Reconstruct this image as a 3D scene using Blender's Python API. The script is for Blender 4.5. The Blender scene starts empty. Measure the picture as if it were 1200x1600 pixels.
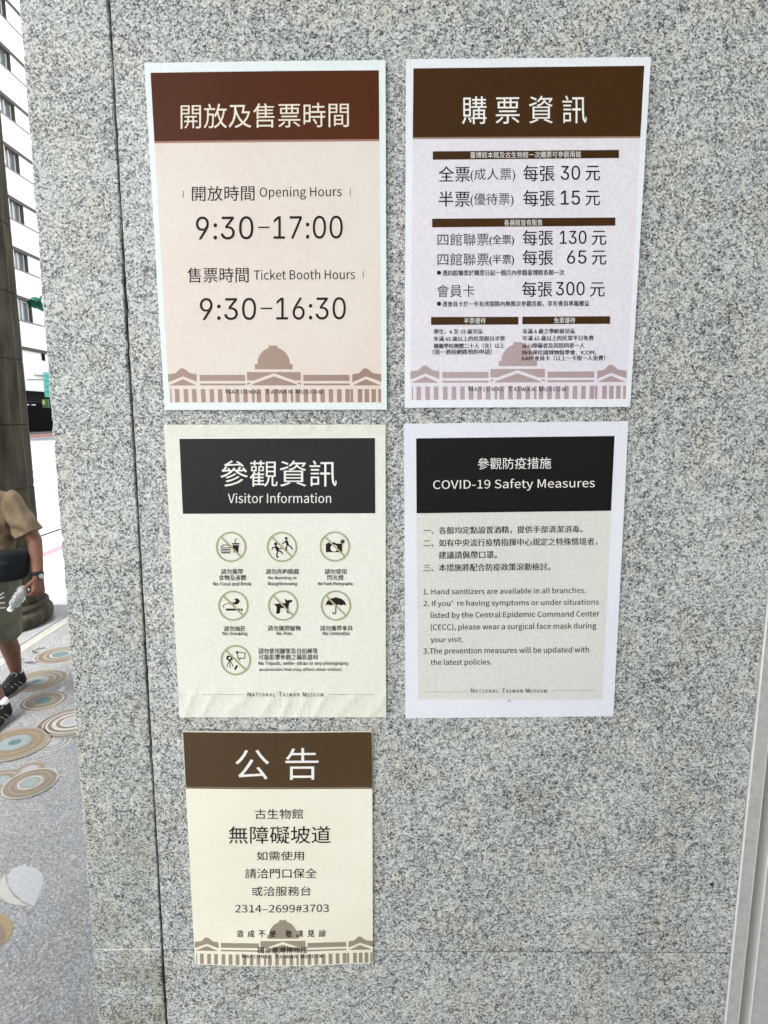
import bpy, bmesh, math, os, random
from mathutils import Vector, Matrix
from mathutils.geometry import tessellate_polygon
random.seed(7)
scene = bpy.context.scene
COL = scene.collection

# ------------------------------------------------------------------ camera
CAM_H = 1.75
F_PX = 949.0                                   # focal length in pixels of the 1200 x 1600 photograph
PITCH = math.atan(150.0 / F_PX)                # camera looks slightly down
SP, CP = math.sin(PITCH), math.cos(PITCH)
cd = bpy.data.cameras.new('camera')
cd.sensor_fit = 'VERTICAL'
cd.sensor_height = 36.0
cd.lens = F_PX / 1600.0 * 36.0
cd.clip_start = 0.05
cd.clip_end = 2000.0
cam = bpy.data.objects.new('camera', cd)
COL.objects.link(cam)
cam.location = (0, 0, CAM_H)
cam.rotation_euler = (math.pi / 2 - PITCH, 0, 0)
scene.camera = cam

# ------------------------------------------------------------------ daylight: bright overcast sky
SUN_EL, SUN_AZ = math.radians(62), math.radians(215)     # azimuth clockwise from +Y
world = bpy.data.worlds.new('World')
scene.world = world
world.use_nodes = True
wn, wl = world.node_tree.nodes, world.node_tree.links
wn.clear()
sky = wn.new('ShaderNodeTexSky')
sky.sky_type = 'NISHITA'
sky.sun_disc = False
sky.sun_elevation = SUN_EL
sky.sun_rotation = SUN_AZ
sky.air_density = 1.0
sky.dust_density = 4.0
hs = wn.new('ShaderNodeHueSaturation')
hs.inputs['Saturation'].default_value = 0.30
bg = wn.new('ShaderNodeBackground')
bg.inputs['Strength'].default_value = 0.15
wo = wn.new('ShaderNodeOutputWorld')
wl.new(sky.outputs[0], hs.inputs['Color'])
wl.new(hs.outputs[0], bg.inputs['Color'])
wl.new(bg.outputs[0], wo.inputs['Surface'])

sd = bpy.data.lights.new('sun', 'SUN')
sd.energy = 1.5
sd.angle = math.radians(14)
sd.color = (1.0, 0.975, 0.94)
sun = bpy.data.objects.new('sun', sd)
COL.objects.link(sun)
dirv = Vector((math.sin(SUN_AZ) * math.cos(SUN_EL), math.cos(SUN_AZ) * math.cos(SUN_EL), math.sin(SUN_EL)))
sun.rotation_euler = dirv.to_track_quat('Z', 'Y').to_euler()
sun.location = (-12, -14, 20)

scene.view_settings.view_transform = 'Standard'
scene.view_settings.look = 'None'
scene.view_settings.exposure = 2.2
scene.view_settings.gamma = 1.0
scene.view_settings.use_curve_mapping = False
scene.render.engine = 'CYCLES'
scene.cycles.max_bounces = 8
scene.cycles.diffuse_bounces = 5
scene.cycles.use_denoising = True
scene.cycles.sample_clamp_indirect = 6.0

# ------------------------------------------------------------------ geometry of the place
D = 1.17                                       # distance from camera to the granite face


def ray(px, py):
    u, v = px - 600.0, py - 800.0
    return u, F_PX * CP - v * SP, F_PX * SP + v * CP        # right, forward, down


def W(px, py, off=0.0):
    """a point of the granite face plane, standing off mm in front of it"""
    r, f, d = ray(px, py)
    return Vector((r / f * D, D - off, CAM_H - d / f * D))


def G(px, py, z=0.0):
    r, f, d = ray(px, py)
    k = (CAM_H - z) / d
    return Vector((r * k, f * k, z))


# ------------------------------------------------------------------ materials
def new_mat(name):
    m = bpy.data.materials.new(name)
    m.use_nodes = True
    return m, m.node_tree.nodes, m.node_tree.links, m.node_tree.nodes['Principled BSDF']


def ramp(nodes, stops, mode='LINEAR'):
    r = nodes.new('ShaderNodeValToRGB')
    r.color_ramp.interpolation = mode
    e = r.color_ramp.elements
    while len(e) < len(stops):
        e.new(0.5)
    for el, (p, c) in zip(e, stops):
        el.position = p
        el.color = (c, c, c, 1) if isinstance(c, float) else tuple(c) + (1,)
    return r


def simple(name, col, rough=0.6, metal=0.0, noise=0.0, nscale=30.0, bump=0.0, bscale=200.0, spec=0.5, stretch=None, bdist=0.002):
    m, n, l, b = new_mat(name)
    b.inputs['Roughness'].default_value = rough
    b.inputs['Metallic'].default_value = metal
    b.inputs['Specular IOR Level'].default_value = spec
    b.inputs['Base Color'].default_value = tuple(col) + (1,)
    tc = n.new('ShaderNodeTexCoord')
    src = tc.outputs['Object']
    if stretch:
        mp = n.new('ShaderNodeMapping')
        mp.inputs['Scale'].default_value = stretch
        l.new(src, mp.inputs['Vector'])
        src = mp.outputs[0]
    if noise > 0:
        t = n.new('ShaderNodeTexNoise')
        t.inputs['Scale'].default_value = nscale
        t.inputs['Detail'].default_value = 5
        l.new(src, t.inputs['Vector'])
        lo = tuple(c * (1 - noise) for c in col)
        hi = tuple(min(1, c * (1 + noise)) for c in col)
        r = ramp(n, [(0.3, lo), (0.7, hi)])
        l.new(t.outputs['Fac'], r.inputs[0])
        l.new(r.outputs[0], b.inputs['Base Color'])
    if bump > 0:
        t2 = n.new('ShaderNodeTexNoise')
        t2.inputs['Scale'].default_value = bscale
        t2.inputs['Detail'].default_value = 4
        l.new(src, t2.inputs['Vector'])
        bp = n.new('ShaderNodeBump')
        bp.inputs['Strength'].default_value = bump
        bp.inputs['Distance'].default_value = bdist
        l.new(t2.outputs['Fac'], bp.inputs['Height'])
        l.new(bp.outputs[0], b.inputs['Normal'])
    return m


def granite(name, grain, stops, tint=(1, 1, 1), rough=0.42, grime_falloff=0.0, pale=True, clus=0.42):
    """speckled stone: voronoi grains warped by noise, clusters, occasional large pale crystals"""
    m, n, l, b = new_mat(name)
    tc = n.new('ShaderNodeTexCoord')
    oi = n.new('ShaderNodeObjectInfo')
    sc = n.new('ShaderNodeVectorMath'); sc.operation = 'SCALE'
    sc.inputs[0].default_value = (17.0, 31.0, 23.0)
    l.new(oi.outputs['Random'], sc.inputs['Scale'])
    ad = n.new('ShaderNodeVectorMath'); ad.operation = 'ADD'
    l.new(tc.outputs['Object'], ad.inputs[0]); l.new(sc.outputs[0], ad.inputs[1])
    # warp
    wz = n.new('ShaderNodeTexNoise'); wz.inputs['Scale'].default_value = grain * 0.9
    wz.inputs['Detail'].default_value = 2
    l.new(ad.outputs[0], wz.inputs['Vector'])
    ws = n.new('ShaderNodeVectorMath'); ws.operation = 'MULTIPLY_ADD'
    l.new(wz.outputs['Color'], ws.inputs[0])
    k = 1.3 / grain
    ws.inputs[1].default_value = (k, k, k)
    l.new(ad.outputs[0], ws.inputs[2])
    v1 = n.new('ShaderNodeTexVoronoi'); v1.inputs['Scale'].default_value = grain
    l.new(ws.outputs[0], v1.inputs['Vector'])
    v2 = n.new('ShaderNodeTexVoronoi'); v2.inputs['Scale'].default_value = grain * 2.1
    l.new(ws.outputs[0], v2.inputs['Vector'])
    s1 = n.new('ShaderNodeSeparateColor'); l.new(v1.outputs['Color'], s1.inputs[0])
    s2 = n.new('ShaderNodeSeparateColor'); l.new(v2.outputs['Color'], s2.inputs[0])
    mx = n.new('ShaderNodeMix'); mx.data_type = 'FLOAT'; mx.inputs[0].default_value = 0.42
    l.new(s1.outputs[0], mx.inputs[2]); l.new(s2.outputs[0], mx.inputs[3])
    # clusters
    c1 = n.new('ShaderNodeTexNoise'); c1.inputs['Scale'].default_value = grain * 0.16
    c1.inputs['Detail'].default_value = 3
    l.new(ad.outputs[0], c1.inputs['Vector'])
    mc = n.new('ShaderNodeMath'); mc.operation = 'MULTIPLY_ADD'
    l.new(c1.outputs['Fac'], mc.inputs[0]); mc.inputs[1].default_value = clus
    l.new(mx.outputs[0], mc.inputs[2])
    c2 = n.new('ShaderNodeTexNoise'); c2.inputs['Scale'].default_value = grain * 0.022
    c2.inputs['Detail'].default_value = 3
    l.new(ad.outputs[0], c2.inputs['Vector'])
    m2 = n.new('ShaderNodeMath'); m2.operation = 'MULTIPLY_ADD'
    l.new(c2.outputs['Fac'], m2.inputs[0]); m2.inputs[1].default_value = 0.22
    l.new(mc.outputs[0], m2.inputs[2])
    sb = n.new('ShaderNodeMath'); sb.operation = 'SUBTRACT'; sb.inputs[1].default_value = 0.11 + clus * 0.5
    l.new(m2.outputs[0], sb.inputs[0])
    rp = ramp(n, stops)
    l.new(sb.outputs[0], rp.inputs[0])
    col = rp.outputs[0]
    if pale:
        v3 = n.new('ShaderNodeTexVoronoi'); v3.inputs['Scale'].default_value = grain * 0.15
        l.new(ws.outputs[0], v3.inputs['Vector'])
        s3 = n.new('ShaderNodeSeparateColor'); l.new(v3.outputs['Color'], s3.inputs[0])
        g = n.new('ShaderNodeMath'); g.operation = 'GREATER_THAN'; g.inputs[1].default_value = 0.82
        l.new(s3.outputs[0], g.inputs[0])
        dd = n.new('ShaderNodeMapRange')
        dd.inputs['From Min'].default_value = 0.36; dd.inputs['From Max'].default_value = 0.14
        l.new(v3.outputs['Distance'], dd.inputs['Value'])
        mu = n.new('ShaderNodeMath'); mu.operation = 'MULTIPLY'
        l.new(g.outputs[0], mu.inputs[0]); l.new(dd.outputs[0], mu.inputs[1])
        mu2 = n.new('ShaderNodeMath'); mu2.operation = 'MULTIPLY'; mu2.inputs[1].default_value = 0.85
        l.new(mu.outputs[0], mu2.inputs[0])
        mp = n.new('ShaderNodeMix'); mp.data_type = 'RGBA'
        l.new(mu2.outputs[0], mp.inputs[0]); l.new(col, mp.inputs[6])
        mp.inputs[7].default_value = (0.60, 0.595, 0.535, 1)
        col = mp.outputs[2]
    tm = n.new('ShaderNodeMix'); tm.data_type = 'RGBA'; tm.blend_type = 'MULTIPLY'
    tm.inputs[0].default_value = 1.0
    l.new(col, tm.inputs[6]); tm.inputs[7].default_value = tuple(tint) + (1,)
    col = tm.outputs[2]
    # slow drift of tone within the stone: cool grey to faint brown
    hn = n.new('ShaderNodeTexNoise'); hn.inputs['Scale'].default_value = grain * 0.035
    hn.inputs['Detail'].default_value = 4
    l.new(ad.outputs[0], hn.inputs['Vector'])
    hr = ramp(n, [(0.36, (0.955, 0.98, 1.0)), (0.52, (0.99, 1.0, 0.995)), (0.68, (1.0, 0.98, 0.945))]); l.new(hn.outputs['Fac'], hr.inputs[0])
    hm = n.new('ShaderNodeMix'); hm.data_type = 'RGBA'; hm.blend_type = 'MULTIPLY'; hm.inputs[0].default_value = 1.0
    l.new(col, hm.inputs[6]); l.new(hr.outputs[0], hm.inputs[7])
    col = hm.outputs[2]
    if grime_falloff > 0:       # patchy grime, with light falloff painted in, both heavier low on the wall
        sp = n.new('ShaderNodeSeparateXYZ'); l.new(tc.outputs['Object'], sp.inputs[0])
        mr = n.new('ShaderNodeMapRange')
        mr.inputs['From Min'].default_value = 1.55; mr.inputs['From Max'].default_value = 0.5
        l.new(sp.outputs['Z'], mr.inputs['Value'])
        sn = n.new('ShaderNodeTexNoise'); sn.inputs['Scale'].default_value = 9.0
        sn.inputs['Detail'].default_value = 5
        l.new(tc.outputs['Object'], sn.inputs['Vector'])
        sr = ramp(n, [(0.38, 0.05), (0.62, 1.0)]); l.new(sn.outputs['Fac'], sr.inputs[0])
        mm = n.new('ShaderNodeMath'); mm.operation = 'MULTIPLY'
        l.new(mr.outputs[0], mm.inputs[0]); l.new(sr.outputs[0], mm.inputs[1])
        m3 = n.new('ShaderNodeMath'); m3.operation = 'MULTIPLY'; m3.inputs[1].default_value = grime_falloff
        l.new(mm.outputs[0], m3.inputs[0])
        st = n.new('ShaderNodeMix'); st.data_type = 'RGBA'; st.blend_type = 'MULTIPLY'
        l.new(m3.outputs[0], st.inputs[0]); l.new(col, st.inputs[6])
        st.inputs[7].default_value = (0.60, 0.575, 0.48, 1)
        col = st.outputs[2]
    l.new(col, b.inputs['Base Color'])
    b.inputs['Roughness'].default_value = rough
    bp = n.new('ShaderNodeBump'); bp.inputs['Strength'].default_value = 0.25
    bp.inputs['Distance'].default_value = 0.0008
    l.new(sb.outputs[0], bp.inputs['Height']); l.new(bp.outputs[0], b.inputs['Normal'])
    return m


M = {}
GST = [(0.12, (0.008, 0.009, 0.009)), (0.22, (0.048, 0.052, 0.051)), (0.32, (0.185, 0.196, 0.191)),
       (0.45, (0.355, 0.368, 0.356)), (0.61, (0.51, 0.518, 0.495)), (0.82, (0.72, 0.725, 0.69))]
M['granite'] = granite('grey_granite', 320.0, GST, tint=(0.945, 0.95, 0.94), grime_falloff=0.15)  # darkening low on these slabs partly paints in light falloff
M['granite_left'] = granite('grey_granite_weathered', 320.0, GST, tint=(0.90, 0.915, 0.90), grime_falloff=0.8)
TST = [(0.0, (0.06, 0.062, 0.062)), (0.25, (0.105, 0.108, 0.108)), (0.5, (0.168, 0.171, 0.171)), (0.75, (0.26, 0.265, 0.26)), (1.0, (0.40, 0.40, 0.40))]
M['terrazzo'] = granite('washed_pebble_terrazzo', 185.0, TST, tint=(0.84, 0.84, 0.845), rough=0.6, pale=False, clus=0.25)
M['border'] = simple('border_stone', (0.23, 0.23, 0.205), 0.5, noise=0.2, nscale=40)
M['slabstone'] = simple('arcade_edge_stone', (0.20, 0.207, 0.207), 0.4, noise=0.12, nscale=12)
M['pave'] = simple('pale_paving', (0.60, 0.60, 0.59), 0.8, noise=0.06, nscale=6)  # pale paving in one light tone
M['road'] = simple('pale_road', (0.20, 0.21, 0.212), 0.85, noise=0.08, nscale=3)
M['paint_white'] = simple('road_paint_white', (0.8, 0.8, 0.78), 0.7, noise=0.1, nscale=20)
M['paint_red'] = simple('road_paint_red', (0.62, 0.10, 0.14), 0.7, noise=0.15, nscale=20)
M['joint_dark'] = simple('dark_joint_filler', (0.014, 0.014, 0.013), 0.9)
M['joint_light'] = simple('light_joint_grout', (0.42, 0.42, 0.37), 0.9, noise=0.4, nscale=50)
M['joint_pale'] = simple('pale_joint_grout', (0.66, 0.65, 0.58), 0.9, noise=0.2, nscale=50)
M['joint_brown'] = simple('brown_joint_grout', (0.045, 0.040, 0.03), 0.9, noise=0.5, nscale=40)
M['column'] = simple('dark_brown_stone', (0.047, 0.041, 0.029), 0.85, noise=0.45, nscale=14, bump=0.5, bscale=90,
                     stretch=(1, 1, 0.25), spec=0.15)
M['ceiling'] = simple('plaster_ceiling', (0.62, 0.60, 0.56), 0.8, noise=0.05)
M['steel'] = simple('brushed_steel', (0.49, 0.49, 0.465), 0.45, metal=0.25, noise=0.10, nscale=60, bump=0.12, bscale=500)
M['steel_highlight'] = simple('painted_steel_highlight', (0.75, 0.75, 0.72), 0.35, metal=0.2)  # paler steel stands in for the highlight along the edges
M['facade'] = simple('white_tiled_facade', (0.62, 0.615, 0.585), 0.6, noise=0.03, nscale=2)
M['soffit'] = simple('dark_soffit_shade', (0.045, 0.042, 0.034), 0.8)  # underside shade put into the colour; also used on the jambs
M['grey_band'] = simple('grey_band_render', (0.14, 0.135, 0.13), 0.8)
M['winframe'] = simple('pale_window_frame', (0.55, 0.54, 0.49), 0.5)
M['glass'] = simple('window_glass', (0.10, 0.115, 0.12), 0.08, spec=0.9)
M['blind'] = simple('curtain_behind_glass', (0.22, 0.20, 0.17), 0.8, noise=0.2, nscale=3, stretch=(4, 4, .3))
M['black'] = simple('shop_black', (0.0015, 0.0015, 0.0018), 0.6, spec=0.02)
M['fascia'] = simple('dark_fascia', (0.006, 0.006, 0.0055), 0.7, spec=0.05)
M['teal'] = simple('teal_sign', (0.09, 0.36, 0.32), 0.5)
M['tealdark'] = simple('teal_sign_dark', (0.02, 0.25, 0.22), 0.5)
M['signgreen'] = simple('green_sign', (0.02, 0.09, 0.03), 0.5)
M['signyellow'] = simple('yellow_sign', (0.35, 0.33, 0.12), 0.5)
M['siggreen'] = simple('signal_green', (0.004, 0.045, 0.026), 0.4, spec=0.1)
M['brickred'] = simple('red_step_tiles', (0.36, 0.20, 0.17), 0.8, noise=0.2, nscale=8)
M['skin'] = simple('skin', (0.130, 0.059, 0.036), 0.6, spec=0.3, noise=0.22, nscale=25)
M['shirt'] = simple('tan_cotton', (0.150, 0.113, 0.074), 0.95, spec=0.1, noise=0.06, nscale=60, bump=0.7, bscale=16, bdist=0.02)
M['shorts'] = simple('olive_grey_cotton', (0.115, 0.114, 0.082), 0.95, spec=0.1, noise=0.14, nscale=18, bump=0.7, bscale=15, bdist=0.02)
M['bag'] = simple('black_nylon', (0.007, 0.009, 0.011), 0.7, spec=0.15, bump=0.4, bscale=40)
M['shoe'] = simple('black_shoe', (0.009, 0.009, 0.009), 0.6, spec=0.15, bump=0.3, bscale=60)
M['shoetrim'] = simple('grey_shoe_trim', (0.18, 0.17, 0.15), 0.5)
M['sock'] = simple('white_sock', (0.72, 0.68, 0.70), 0.9)
M['hair'] = simple('grey_hair', (0.10, 0.09, 0.08), 0.8, noise=0.4, nscale=90)
M['eye'] = simple('eye_white', (0.7, 0.68, 0.65), 0.3)
M['iris'] = simple('dark_iris', (0.03, 0.02, 0.015), 0.2)
M['lip'] = simple('lip', (0.34, 0.12, 0.09), 0.5)
M['watchface'] = simple('watch_face', (0.55, 0.56, 0.52), 0.25, metal=0.4)


def paper(name, col, rough=0.38, fibre=0.03, bump=0.07, bscale=320.0, mott=None, spec=0.32, ridge=0.0):
    """printed paper or film: faint mottling from print and fine surface relief"""
    m, n, l, b = new_mat(name)
    tc = n.new('ShaderNodeTexCoord')
    t = n.new('ShaderNodeTexNoise'); t.inputs['Scale'].default_value = 170; t.inputs['Detail'].default_value = 4
    l.new(tc.outputs['Object'], t.inputs['Vector'])
    t2 = n.new('ShaderNodeTexNoise'); t2.inputs['Scale'].default_value = 4; t2.inputs['Detail'].default_value = 2
    l.new(tc.outputs['Object'], t2.inputs['Vector'])
    lo = tuple(c * (1 - fibre) for c in col); hi = tuple(min(1, c * (1 + fibre)) for c in col)
    r = ramp(n, [(0.35, lo), (0.65, hi)]); l.new(t.outputs['Fac'], r.inputs[0])
    mx = n.new('ShaderNodeMix'); mx.data_type = 'RGBA'; mx.blend_type = 'MULTIPLY'; mx.inputs[0].default_value = 1
    mo = mott or (0.95, 0.96, 0.94)
    r2 = ramp(n, [(0.35, (1.0, 1.0, 1.0)), (0.7, mo)]); l.new(t2.outputs['Fac'], r2.inputs[0])
    l.new(r.outputs[0], mx.inputs[6]); l.new(r2.outputs[0], mx.inputs[7])
    l.new(mx.outputs[2], b.inputs['Base Color'])
    b.inputs['Roughness'].default_value = rough
    b.inputs['Specular IOR Level'].default_value = spec
    t3 = n.new('ShaderNodeTexNoise'); t3.inputs['Scale'].default_value = bscale; t3.inputs['Detail'].default_value = 3
    l.new(tc.outputs['Object'], t3.inputs['Vector'])
    bp = n.new('ShaderNodeBump'); bp.inputs['Strength'].default_value = bump; bp.inputs['Distance'].default_value = 0.001
    l.new(t3.outputs['Fac'], bp.inputs['Height'])
    nor = bp.outputs[0]
    if ridge > 0:
        wv = n.new('ShaderNodeTexWave'); wv.bands_direction = 'X'; wv.inputs['Scale'].default_value = 55
        wv.inputs['Distortion'].default_value = 0.6
        l.new(tc.outputs['Object'], wv.inputs['Vector'])
        b2 = n.new('ShaderNodeBump'); b2.inputs['Strength'].default_value = ridge; b2.inputs['Distance'].default_value = 0.001
        l.new(wv.outputs['Fac'], b2.inputs['Height']); l.new(nor, b2.inputs['Normal'])
        nor = b2.outputs[0]
    l.new(nor, b.inputs['Normal'])
    return m


M['p1_white'] = paper('poster_border_white', (0.74, 0.80, 0.81))
M['p1_cream'] = paper('pinkish_cream_print', (0.71, 0.65, 0.575), mott=(0.985, 0.925, 0.93), fibre=0.03)
M['p1_brown'] = paper('red_brown_print', (0.080, 0.019, 0.004), rough=0.4, fibre=0.05, mott=(0.8, 0.8, 0.8), spec=0.14)
M['p1_rule'] = paper('rose_rule_print', (0.34, 0.17, 0.13))
M['p2_white'] = paper('poster_border_cool_white', (0.76, 0.78, 0.82))
M['p2_lav'] = paper('lavender_print', (0.70, 0.68, 0.71), fibre=0.05, mott=(0.97, 0.95, 0.99))
M['p2_brown'] = paper('dark_brown_print', (0.048, 0.019, 0.003), rough=0.4, fibre=0.10, spec=0.14)
M['p2_rule'] = paper('tan_rule_print', (0.30, 0.18, 0.13))
M['p3_paper'] = paper('pale_green_cream_paper', (0.74, 0.74, 0.655), fibre=0.04, mott=(0.96, 0.97, 0.93), rough=0.4)
M['p3_dark'] = paper('charcoal_print', (0.016, 0.0135, 0.014), rough=0.4, fibre=0.1, bump=0.08, spec=0.2)
M['p4_white'] = paper('lilac_white_paper', (0.72, 0.73, 0.775), mott=(0.95, 0.95, 0.97))
M['p4_beige'] = paper('beige_print', (0.64, 0.635, 0.58), fibre=0.05, mott=(0.95, 0.95, 0.98))
M['p4_dark'] = paper('black_print', (0.007, 0.0055, 0.0055), rough=0.42, fibre=0.1, spec=0.14)
M['p5_cream'] = paper('warm_cream_film', (0.78, 0.755, 0.63), rough=0.25, bump=0.1, ridge=0.02, mott=(0.93, 0.93, 0.9))
M['p5_brown'] = paper('olive_brown_film', (0.066, 0.033, 0.008), rough=0.17, bump=0.35, bscale=90, ridge=0.12, fibre=0.1, spec=0.8)
M['p5_rule'] = paper('grey_rule_print', (0.13, 0.11, 0.08))
M['ink'] = paper('black_ink', (0.010, 0.008, 0.008), rough=0.5, spec=0.15)
M['ink_brown'] = paper('brown_black_ink', (0.022, 0.008, 0.008), rough=0.5, spec=0.15)
M['ink_grey'] = paper('grey_ink', (0.04, 0.038, 0.032), rough=0.5, spec=0.15)
M['ink_soft'] = paper('soft_brown_ink', (0.11, 0.07, 0.055), rough=0.5, spec=0.15)
M['ink_white'] = paper('white_lettering', (0.80, 0.79, 0.75), rough=0.5)
M['ink_cream'] = paper('cream_lettering', (0.76, 0.70, 0.58), rough=0.5)
M['ms1'] = paper('rosy_brown_tint', (0.37, 0.27, 0.22), mott=(0.82, 0.74, 0.72))
M['ms2'] = paper('mauve_brown_tint', (0.42, 0.33, 0.33), mott=(0.9, 0.85, 0.85))
M['ms5'] = paper('taupe_tint', (0.30, 0.255, 0.19), mott=(0.9, 0.9, 0.9), rough=0.35)
M['icon_green'] = paper('sage_green_print', (0.36, 0.37, 0.20))
M['line_thin'] = paper('hairline_print', (0.38, 0.36, 0.28))


def tape_mat(name='clear_tape', strength=0.7, scl=28):
    m, n, l, b = new_mat(name)
    b.inputs['Base Color'].default_value = (0.86, 0.87, 0.82, 1)
    b.inputs['Roughness'].default_value = 0.18
    b.inputs['Alpha'].default_value = 0.12
    tc = n.new('ShaderNodeTexCoord')
    mp = n.new('ShaderNodeMapping')
    mp.inputs['Rotation'].default_value = (0, math.radians(35), 0)
    mp.inputs['Scale'].default_value = (1.0, 1.0, 0.16)
    l.new(tc.outputs['Object'], mp.inputs['Vector'])
    t = n.new('ShaderNodeTexNoise'); t.inputs['Scale'].default_value = scl; t.inputs['Detail'].default_value = 2
    t.inputs['Distortion'].default_value = 0.6
    l.new(mp.outputs[0], t.inputs['Vector'])
    r = ramp(n, [(0.46, 0.0), (0.5, 1.0), (0.54, 0.0)]); l.new(t.outputs['Fac'], r.inputs[0])
    bp = n.new('ShaderNodeBump'); bp.inputs['Strength'].default_value = strength; bp.inputs['Distance'].default_value = 0.002
    l.new(r.outputs[0], bp.inputs['Height']); l.new(bp.outputs[0], b.inputs['Normal'])
    return m


M['tape'] = tape_mat()
m_, n_, l_, b_ = new_mat('clear_plastic')
b_.inputs['Base Color'].default_value = (0.72, 0.76, 0.76, 1)
b_.inputs['Roughness'].default_value = 0.08
b_.inputs['Transmission Weight'].default_value = 0.8
b_.inputs['IOR'].default_value = 1.2
M['plastic'] = m_


# ------------------------------------------------------------------ object helpers
def link(name, mesh, mat=None, parent=None, kind=None):
    o = bpy.data.objects.new(name, mesh)
    COL.objects.link(o)
    if mat is not None and not mesh.materials:
        mesh.materials.append(M[mat] if isinstance(mat, str) else mat)
    if parent is not None:
        o.parent = parent
    if kind:
        o['kind'] = kind
    return o


def thing(name, label, cat, loc=(0, 0, 0), group=None):
    o = bpy.data.objects.new(name, None)
    o.empty_display_size = 0.1
    COL.objects.link(o)
    o.location = loc
    o['label'] = label
    o['category'] = cat
    if group:
        o['group'] = group
    return o


def tag(o, label, cat, group=None):
    o['label'] = label
    o['category'] = cat
    if group:
        o['group'] = group
    return o


def relocate(mesh, loc):
    v = Vector(loc)
    for p in mesh.vertices:
        p.co -= v


def from_py(name, verts, faces, mat, parent=None, kind=None, smooth=False, at=None):
    """mesh given in world coordinates; at = world position of its parent's origin"""
    me = bpy.data.meshes.new(name)
    if at is not None:
        a = Vector(at)
        verts = [Vector(v) - a for v in verts]
    me.from_pydata([tuple(v) for v in verts], [], faces)
    me.update()
    if smooth:
        for p in me.polygons:
            p.use_smooth = True
    return link(name, me, mat, parent, kind)


def box_data(x0, x1, y0, y1, z0, z1):
    v = [(x, y, z) for x in (x0, x1) for y in (y0, y1) for z in (z0, z1)]
    f = [(0, 1, 3, 2), (4, 6, 7, 5), (0, 4, 5, 1), (2, 3, 7, 6), (0, 2, 6, 4), (1, 5, 7, 3)]
    return v, f


def box(name, x0, x1, y0, y1, z0, z1, mat, parent=None, kind=None, bevel=0.0, seg=1, at=None):
    v, f = box_data(x0, x1, y0, y1, z0, z1)
    o = from_py(name, v, f, mat, parent, kind, at=at)
    if bevel > 0:
        bm = bmesh.new(); bm.from_mesh(o.data)
        bmesh.ops.bevel(bm, geom=bm.edges[:], offset=bevel, segments=seg, affect='EDGES', profile=0.5)
        bm.to_mesh(o.data); bm.free()
    return o


def lathe(profile, seg, centre=(0, 0, 0), mod=None):
    vs, fs = [], []
    for (r, z) in profile:
        for k in range(seg):
            a = 2 * math.pi * k / seg
            rr = r * (mod(a, z) if mod else 1)
            vs.append((centre[0] + rr * math.cos(a), centre[1] + rr * math.sin(a), centre[2] + z))
    for i in range(len(profile) - 1):
        for k in range(seg):
            k2 = (k + 1) % seg
            fs.append((i * seg + k, i * seg + k2, (i + 1) * seg + k2, (i + 1) * seg + k))
    fs.append(tuple(range(seg - 1, -1, -1)))
    fs.append(tuple((len(profile) - 1) * seg + k for k in range(seg)))
    return vs, fs


def tube_data(p0, p1, r0, r1=None, seg=10):
    p0, p1 = Vector(p0), Vector(p1)
    r1 = r0 if r1 is None else r1
    q = (p1 - p0).to_track_quat('Z', 'Y')
    vs = []
    for p, r in ((p0, r0), (p1, r1)):
        for k in range(seg):
            a = 2 * math.pi * k / seg
            vs.append(p + q @ Vector((r * math.cos(a), r * math.sin(a), 0)))
    fs = [(k, (k + 1) % seg, seg + (k + 1) % seg, seg + k) for k in range(seg)]
    fs += [tuple(range(seg - 1, -1, -1)), tuple(range(seg, 2 * seg))]
    return vs, fs


def merge(parts):
    vs, fs = [], []
    for v, f in parts:
        b = len(vs)
        vs += [Vector(p) for p in v]
        fs += [tuple(i + b for i in q) for q in f]
    return vs, fs


# ------------------------------------------------------------------ granite wall
wall = thing('granite_wall', 'speckled grey granite wall pier carrying the five notices', 'wall', (0, D, 0))
WT = 0.55       # thickness
XL_T, XL_B = -0.628, -0.6415      # left arris, at 2.5 m and at 0.45 m: slightly out of plumb
XG_T, XG_B = -0.473, -0.488       # long open joint
XR = 0.7655
ZJ_L, ZJ_R = 0.590, 0.5815        # bed joint


def lerp(a, b, t):
    return a + (b - a) * t


def edge_x(t_, b_, z):
    return b_ + (t_ - b_) * (z - 0.45) / 2.05


def slab(x0f, x1f, z0f, z1f, mat, y0=0.0, depth=0.04, arris=0.0016, ragged_left=0.0, ragged_right=0.0, step=0.009):
    """one facing slab: front face at D+y0, small worn arrises, side and top faces"""
    zm = 0.5 * (z0f(0) + z1f(0))
    n = max(2, int((z1f(0) - z0f(0)) / step))
    rows = []
    rl = 0.0; rr = 0.0
    for i in range(n + 1):
        t = i / n
        za = lerp(z0f(0), z1f(0), t); zb = lerp(z0f(1), z1f(1), t)
        rl = 0.3 * rl + random.choice((0.5, 0.5, 1.0, 1.9)) * random.gauss(0, ragged_left); rr = 0.5 * rr + random.gauss(0, ragged_right)
        xa, xb = x0f(za) + rl, x1f(zb) + rr
        a = arris * random.uniform(0.6, 1.4) + abs(rl) * 0.5
        b = arris * random.uniform(0.6, 1.4) + abs(rr) * 0.5
        yf = D + y0
        rows.append([(xa, yf + depth, za), (xa, yf + a, za), (xa + a, yf, za), (xb - b, yf, zb), (xb, yf + b, zb), (xb, yf + depth, zb)])
    vs, fs = [], []
    for r in rows:
        vs += r
    for i in range(n):
        for k in range(5):
            fs.append((i * 6 + k, i * 6 + k + 1, (i + 1) * 6 + k + 1, (i + 1) * 6 + k))
    fs.append((5, 4, 3, 2, 1, 0))
    fs.append(tuple(n * 6 + k for k in range(6)))
    return from_py('slab', vs, fs, mat, wall, at=(0, D, 0))


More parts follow.
